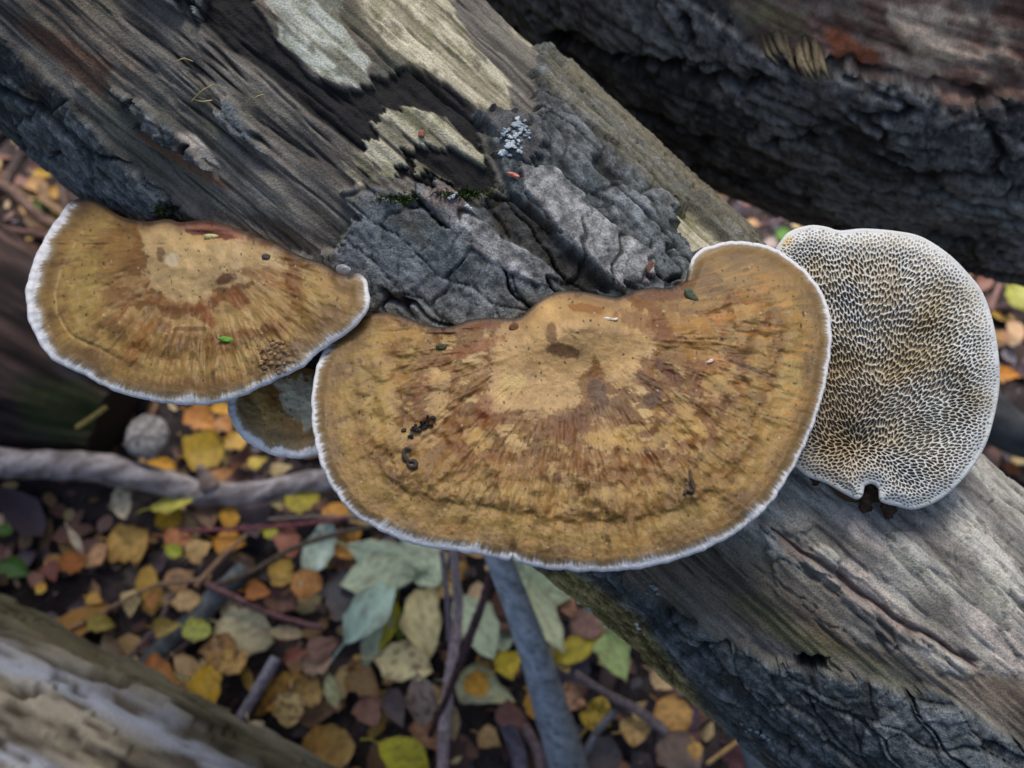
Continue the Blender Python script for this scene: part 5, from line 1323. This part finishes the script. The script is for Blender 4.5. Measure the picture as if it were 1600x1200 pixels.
# roots at the upper left
for k, (pts, w, ca, cb_, lb) in enumerate([
    ([(-60, 250, .03), (20, 300, .05), (70, 345, .05), (150, 372, .04)], 17, (70, 54, 48), (116, 96, 86), 'brown root arching left of the left cap, lowest of the tangle'),
    ([(-40, 190, .04), (40, 215, .07), (88, 262, .07), (104, 330, .05), (130, 400, .03)], 14, (80, 66, 58), (126, 108, 98), 'curved root dropping under the log at the upper left'),
    ([(-50, 330, .03), (0, 300, .04), (30, 250, .05), (60, 220, .06)], 16, (58, 50, 48), (96, 86, 82), 'grey root forked over the brown one at the upper left'),
    ([(-60, 345, .05), (20, 360, .06), (100, 378, .06), (180, 420, .05)], 12, (60, 44, 42), (98, 76, 72), 'dark root along the top of the rotten trunk'),
    ([(30, 230, .08), (72, 250, .08), (120, 262, .07), (170, 300, .05)], 11, (92, 76, 66), (140, 118, 104), 'thin pale root under the log at the upper left')]):
    tube('root', gpts(pts), [prad(w, 300, .05)] * 2, lb, 'root', sides=10, seed=40 + k, rough=.1, colA=ca, colB=cb_)

# ---- rotten trunk in the shade at the left
def simple_log(name, label, pts, rads, ns, nt, fh, fc, mat, capcol=(90, 76, 60)):
    C = smooth_line(np.column_stack([np.array(pts), rads]), .01)
    Lc = np.concatenate([[0], np.cumsum(np.linalg.norm(np.diff(C[:, :3], axis=0), axis=1))])
    S1 = np.linspace(0, Lc[-1], ns); C = np.column_stack([np.interp(S1, Lc, C[:, i]) for i in range(4)])
    Tn = np.gradient(C[:, :3], axis=0); Tn /= np.linalg.norm(Tn, axis=1)[:, None]
    A = np.cross(Tn, (0, 0, 1.0)); A /= np.linalg.norm(A, axis=1)[:, None]; B = np.cross(A, Tn)
    th = np.linspace(-math.pi, math.pi, nt)
    Dd = np.sin(th)[None, :, None] * A[:, None] + np.cos(th)[None, :, None] * B[:, None]
    P_ = C[:, None, :3] + C[:, None, 3:4] * Dd
    S2 = np.broadcast_to(S1[:, None], P_.shape[:2]); T2 = np.broadcast_to(th[None], P_.shape[:2]) * C[:, 3].mean()
    fd = np.clip((math.pi - np.abs(th)) / .5, 0, 1)[None, :, None]
    P2 = P_ + Dd * (fh(S2, T2)[..., None]) * fd
    x_, y_ = PX(P_.reshape(-1, 3)); c = fc(S2, T2, x_.reshape(S2.shape), y_.reshape(S2.shape))
    root = empty(name, P_[ns // 2].mean(0), label, 'log')
    meshobj('bark' if mat is M_BARK else 'wood', P2.reshape(-1, 3), grid_faces(ns, nt), mat, np.clip(c, .004, .85).reshape(-1, 3), root)
    jj = np.arange(nt - 1)
    for e_ in (0, -1):
        meshobj('cut_end', np.vstack([P2[e_], P2[e_].mean(0)]), np.stack([jj, jj + 1, np.full(nt - 1, nt)], 1), M_WOOD, np.tile(lin(capcol), (nt + 1, 1)), root, smooth=False)
    return root
def rt_h(S, T): return .010 * ridged(S * 5, T * 40, 3, 501) + .006 * fbm(S * 10, T * 20, 3, 502) - .008
def rt_c(S, T, x, y):
    g = fbm(S * 10, T * 120, 4, 503); c = mixc(lin((40, 33, 33)), lin((104, 84, 78)), ss(g + .5 * fbm(S * 12, T * 20, 3, 504), -.3, .7))
    c = mixc(c, lin((70, 70, 78)), .5 * ss(fbm(S * 15, T * 20, 3, 505), .2, .6))
    s = sdf(x + 12 * g, y + 12 * g, [(20, 590), (120, 590), (200, 640), (190, 700), (100, 700), (30, 670)])
    return mixc(c, lin((58, 76, 34)), .6 * (1 - ss(s, -25, 15)))
simple_log('rotten_trunk', 'dark rotting trunk with a mossy patch, in shade at the left', [GD(-400, 300, .06), GD(-80, 500, .055), GD(90, 590, .045), GD(190, 635, .035)], [.10, .09, .07, .045], 260, 120, rt_h, rt_c, M_BARK, (44, 36, 32))
p = GD(85, 630, .15)
# ---- striped log at the lower left
def sl_base(S, T):
    sw_, tw_ = S + .02 * fbm(S * 14, T * 25, 3, 520), T + .006 * fbm(S * 12, T * 30, 3, 521)
    return ss(ridged(sw_ * 6, tw_ * 44, 3, 517), .78, .93), fbm(sw_ * 9, tw_ * 60, 4, 513), fbm(sw_ * 16, tw_ * 170, 4, 515), worley(sw_ * 14, tw_ * 40, 516)
def sl_h(S, T):
    cr_, g, g2, (a1, a2, ai) = sl_base(S, T)
    return .005 * g + .003 * g2 + .006 * (ai - .5) + .006 * fbm(S * 7, T * 20, 3, 514) - .009 * cr_ - .003
def sl_c(S, T, x, y):
    cr_, g, g2, (a1, a2, ai) = sl_base(S, T)
    c = mixc(lin((92, 84, 68)), lin((168, 158, 134)), ss(.8 * g + .6 * g2 + .5 * (ai - .5), -.5, .6))
    u = (y - 930) - (x) * .54 + 26 * fbm(S * 8, T * 12, 4, 518)
    bl = np.exp(-((u - 75 - 20 * gn(S * 9, T * 0, 5)) / 26) ** 2) + .9 * np.exp(-((u - 245) / 22) ** 2)
    c = mixc(c, lin((170, 176, 186)), np.clip(bl * ss(g2 + .5 * g + .2, -.3, .3), 0, 1) * .9)
    c = mixc(c, lin((98, 92, 58)), .7 * np.exp(-((u - 8) / 22) ** 2))
    c = mixc(c, lin((60, 50, 40)), .85 * ss(-g2 - .6 * g + .5 * (ai - .5), .0, .5))
    return mixc(c, lin((24, 20, 18)), .85 * cr_) * np.array([.84, .86, .92])
simple_log('striped_log', 'weathered log with pale blue-grey streaks across the lower left corner', [GD(-420, 930, .09), GD(-90, 1108, .09), GD(160, 1238, .085), GD(402, 1352, .08), GD(800, 1580, .07)], [.078, .078, .077, .075, .07], 640, 150, sl_h, sl_c, M_WOOD)

# ---- pale round thing by the trunk
pst = GD(230, 682, .06)
u_, v_ = np.meshgrid(np.linspace(0, 2 * math.pi, 29), np.linspace(0, math.pi, 15))
bu = 1 + .12 * gn(np.cos(u_) * 1.5 + 3, np.sin(u_) * np.sin(v_) * 1.5 + v_, 3)
r_ = prad(66, 680, .06)
Vs = np.stack([np.cos(u_) * np.sin(v_) * r_ * bu, np.sin(u_) * np.sin(v_) * r_ * 1.1 * bu, np.cos(v_) * r_ * .55 * bu], -1)
cst = mixc(lin((120, 116, 114)), lin((176, 172, 168)), ss(fbm(u_ * 2, v_ * 2, 3, 6), -.3, .4))
stn = meshobj('pale_stone', (Vs + pst).reshape(-1, 3), grid_faces(*u_.shape), M_SOIL, cst.reshape(-1, 3), None, pst)
tag(stn, 'round pale grey mottled stone at the end of the dark trunk', 'stone')

# moss patch on the trunk
print('tris', sum(len(o.data.loop_triangles) or len(o.data.polygons) * 2 for o in SC.objects if o.type == 'MESH'))
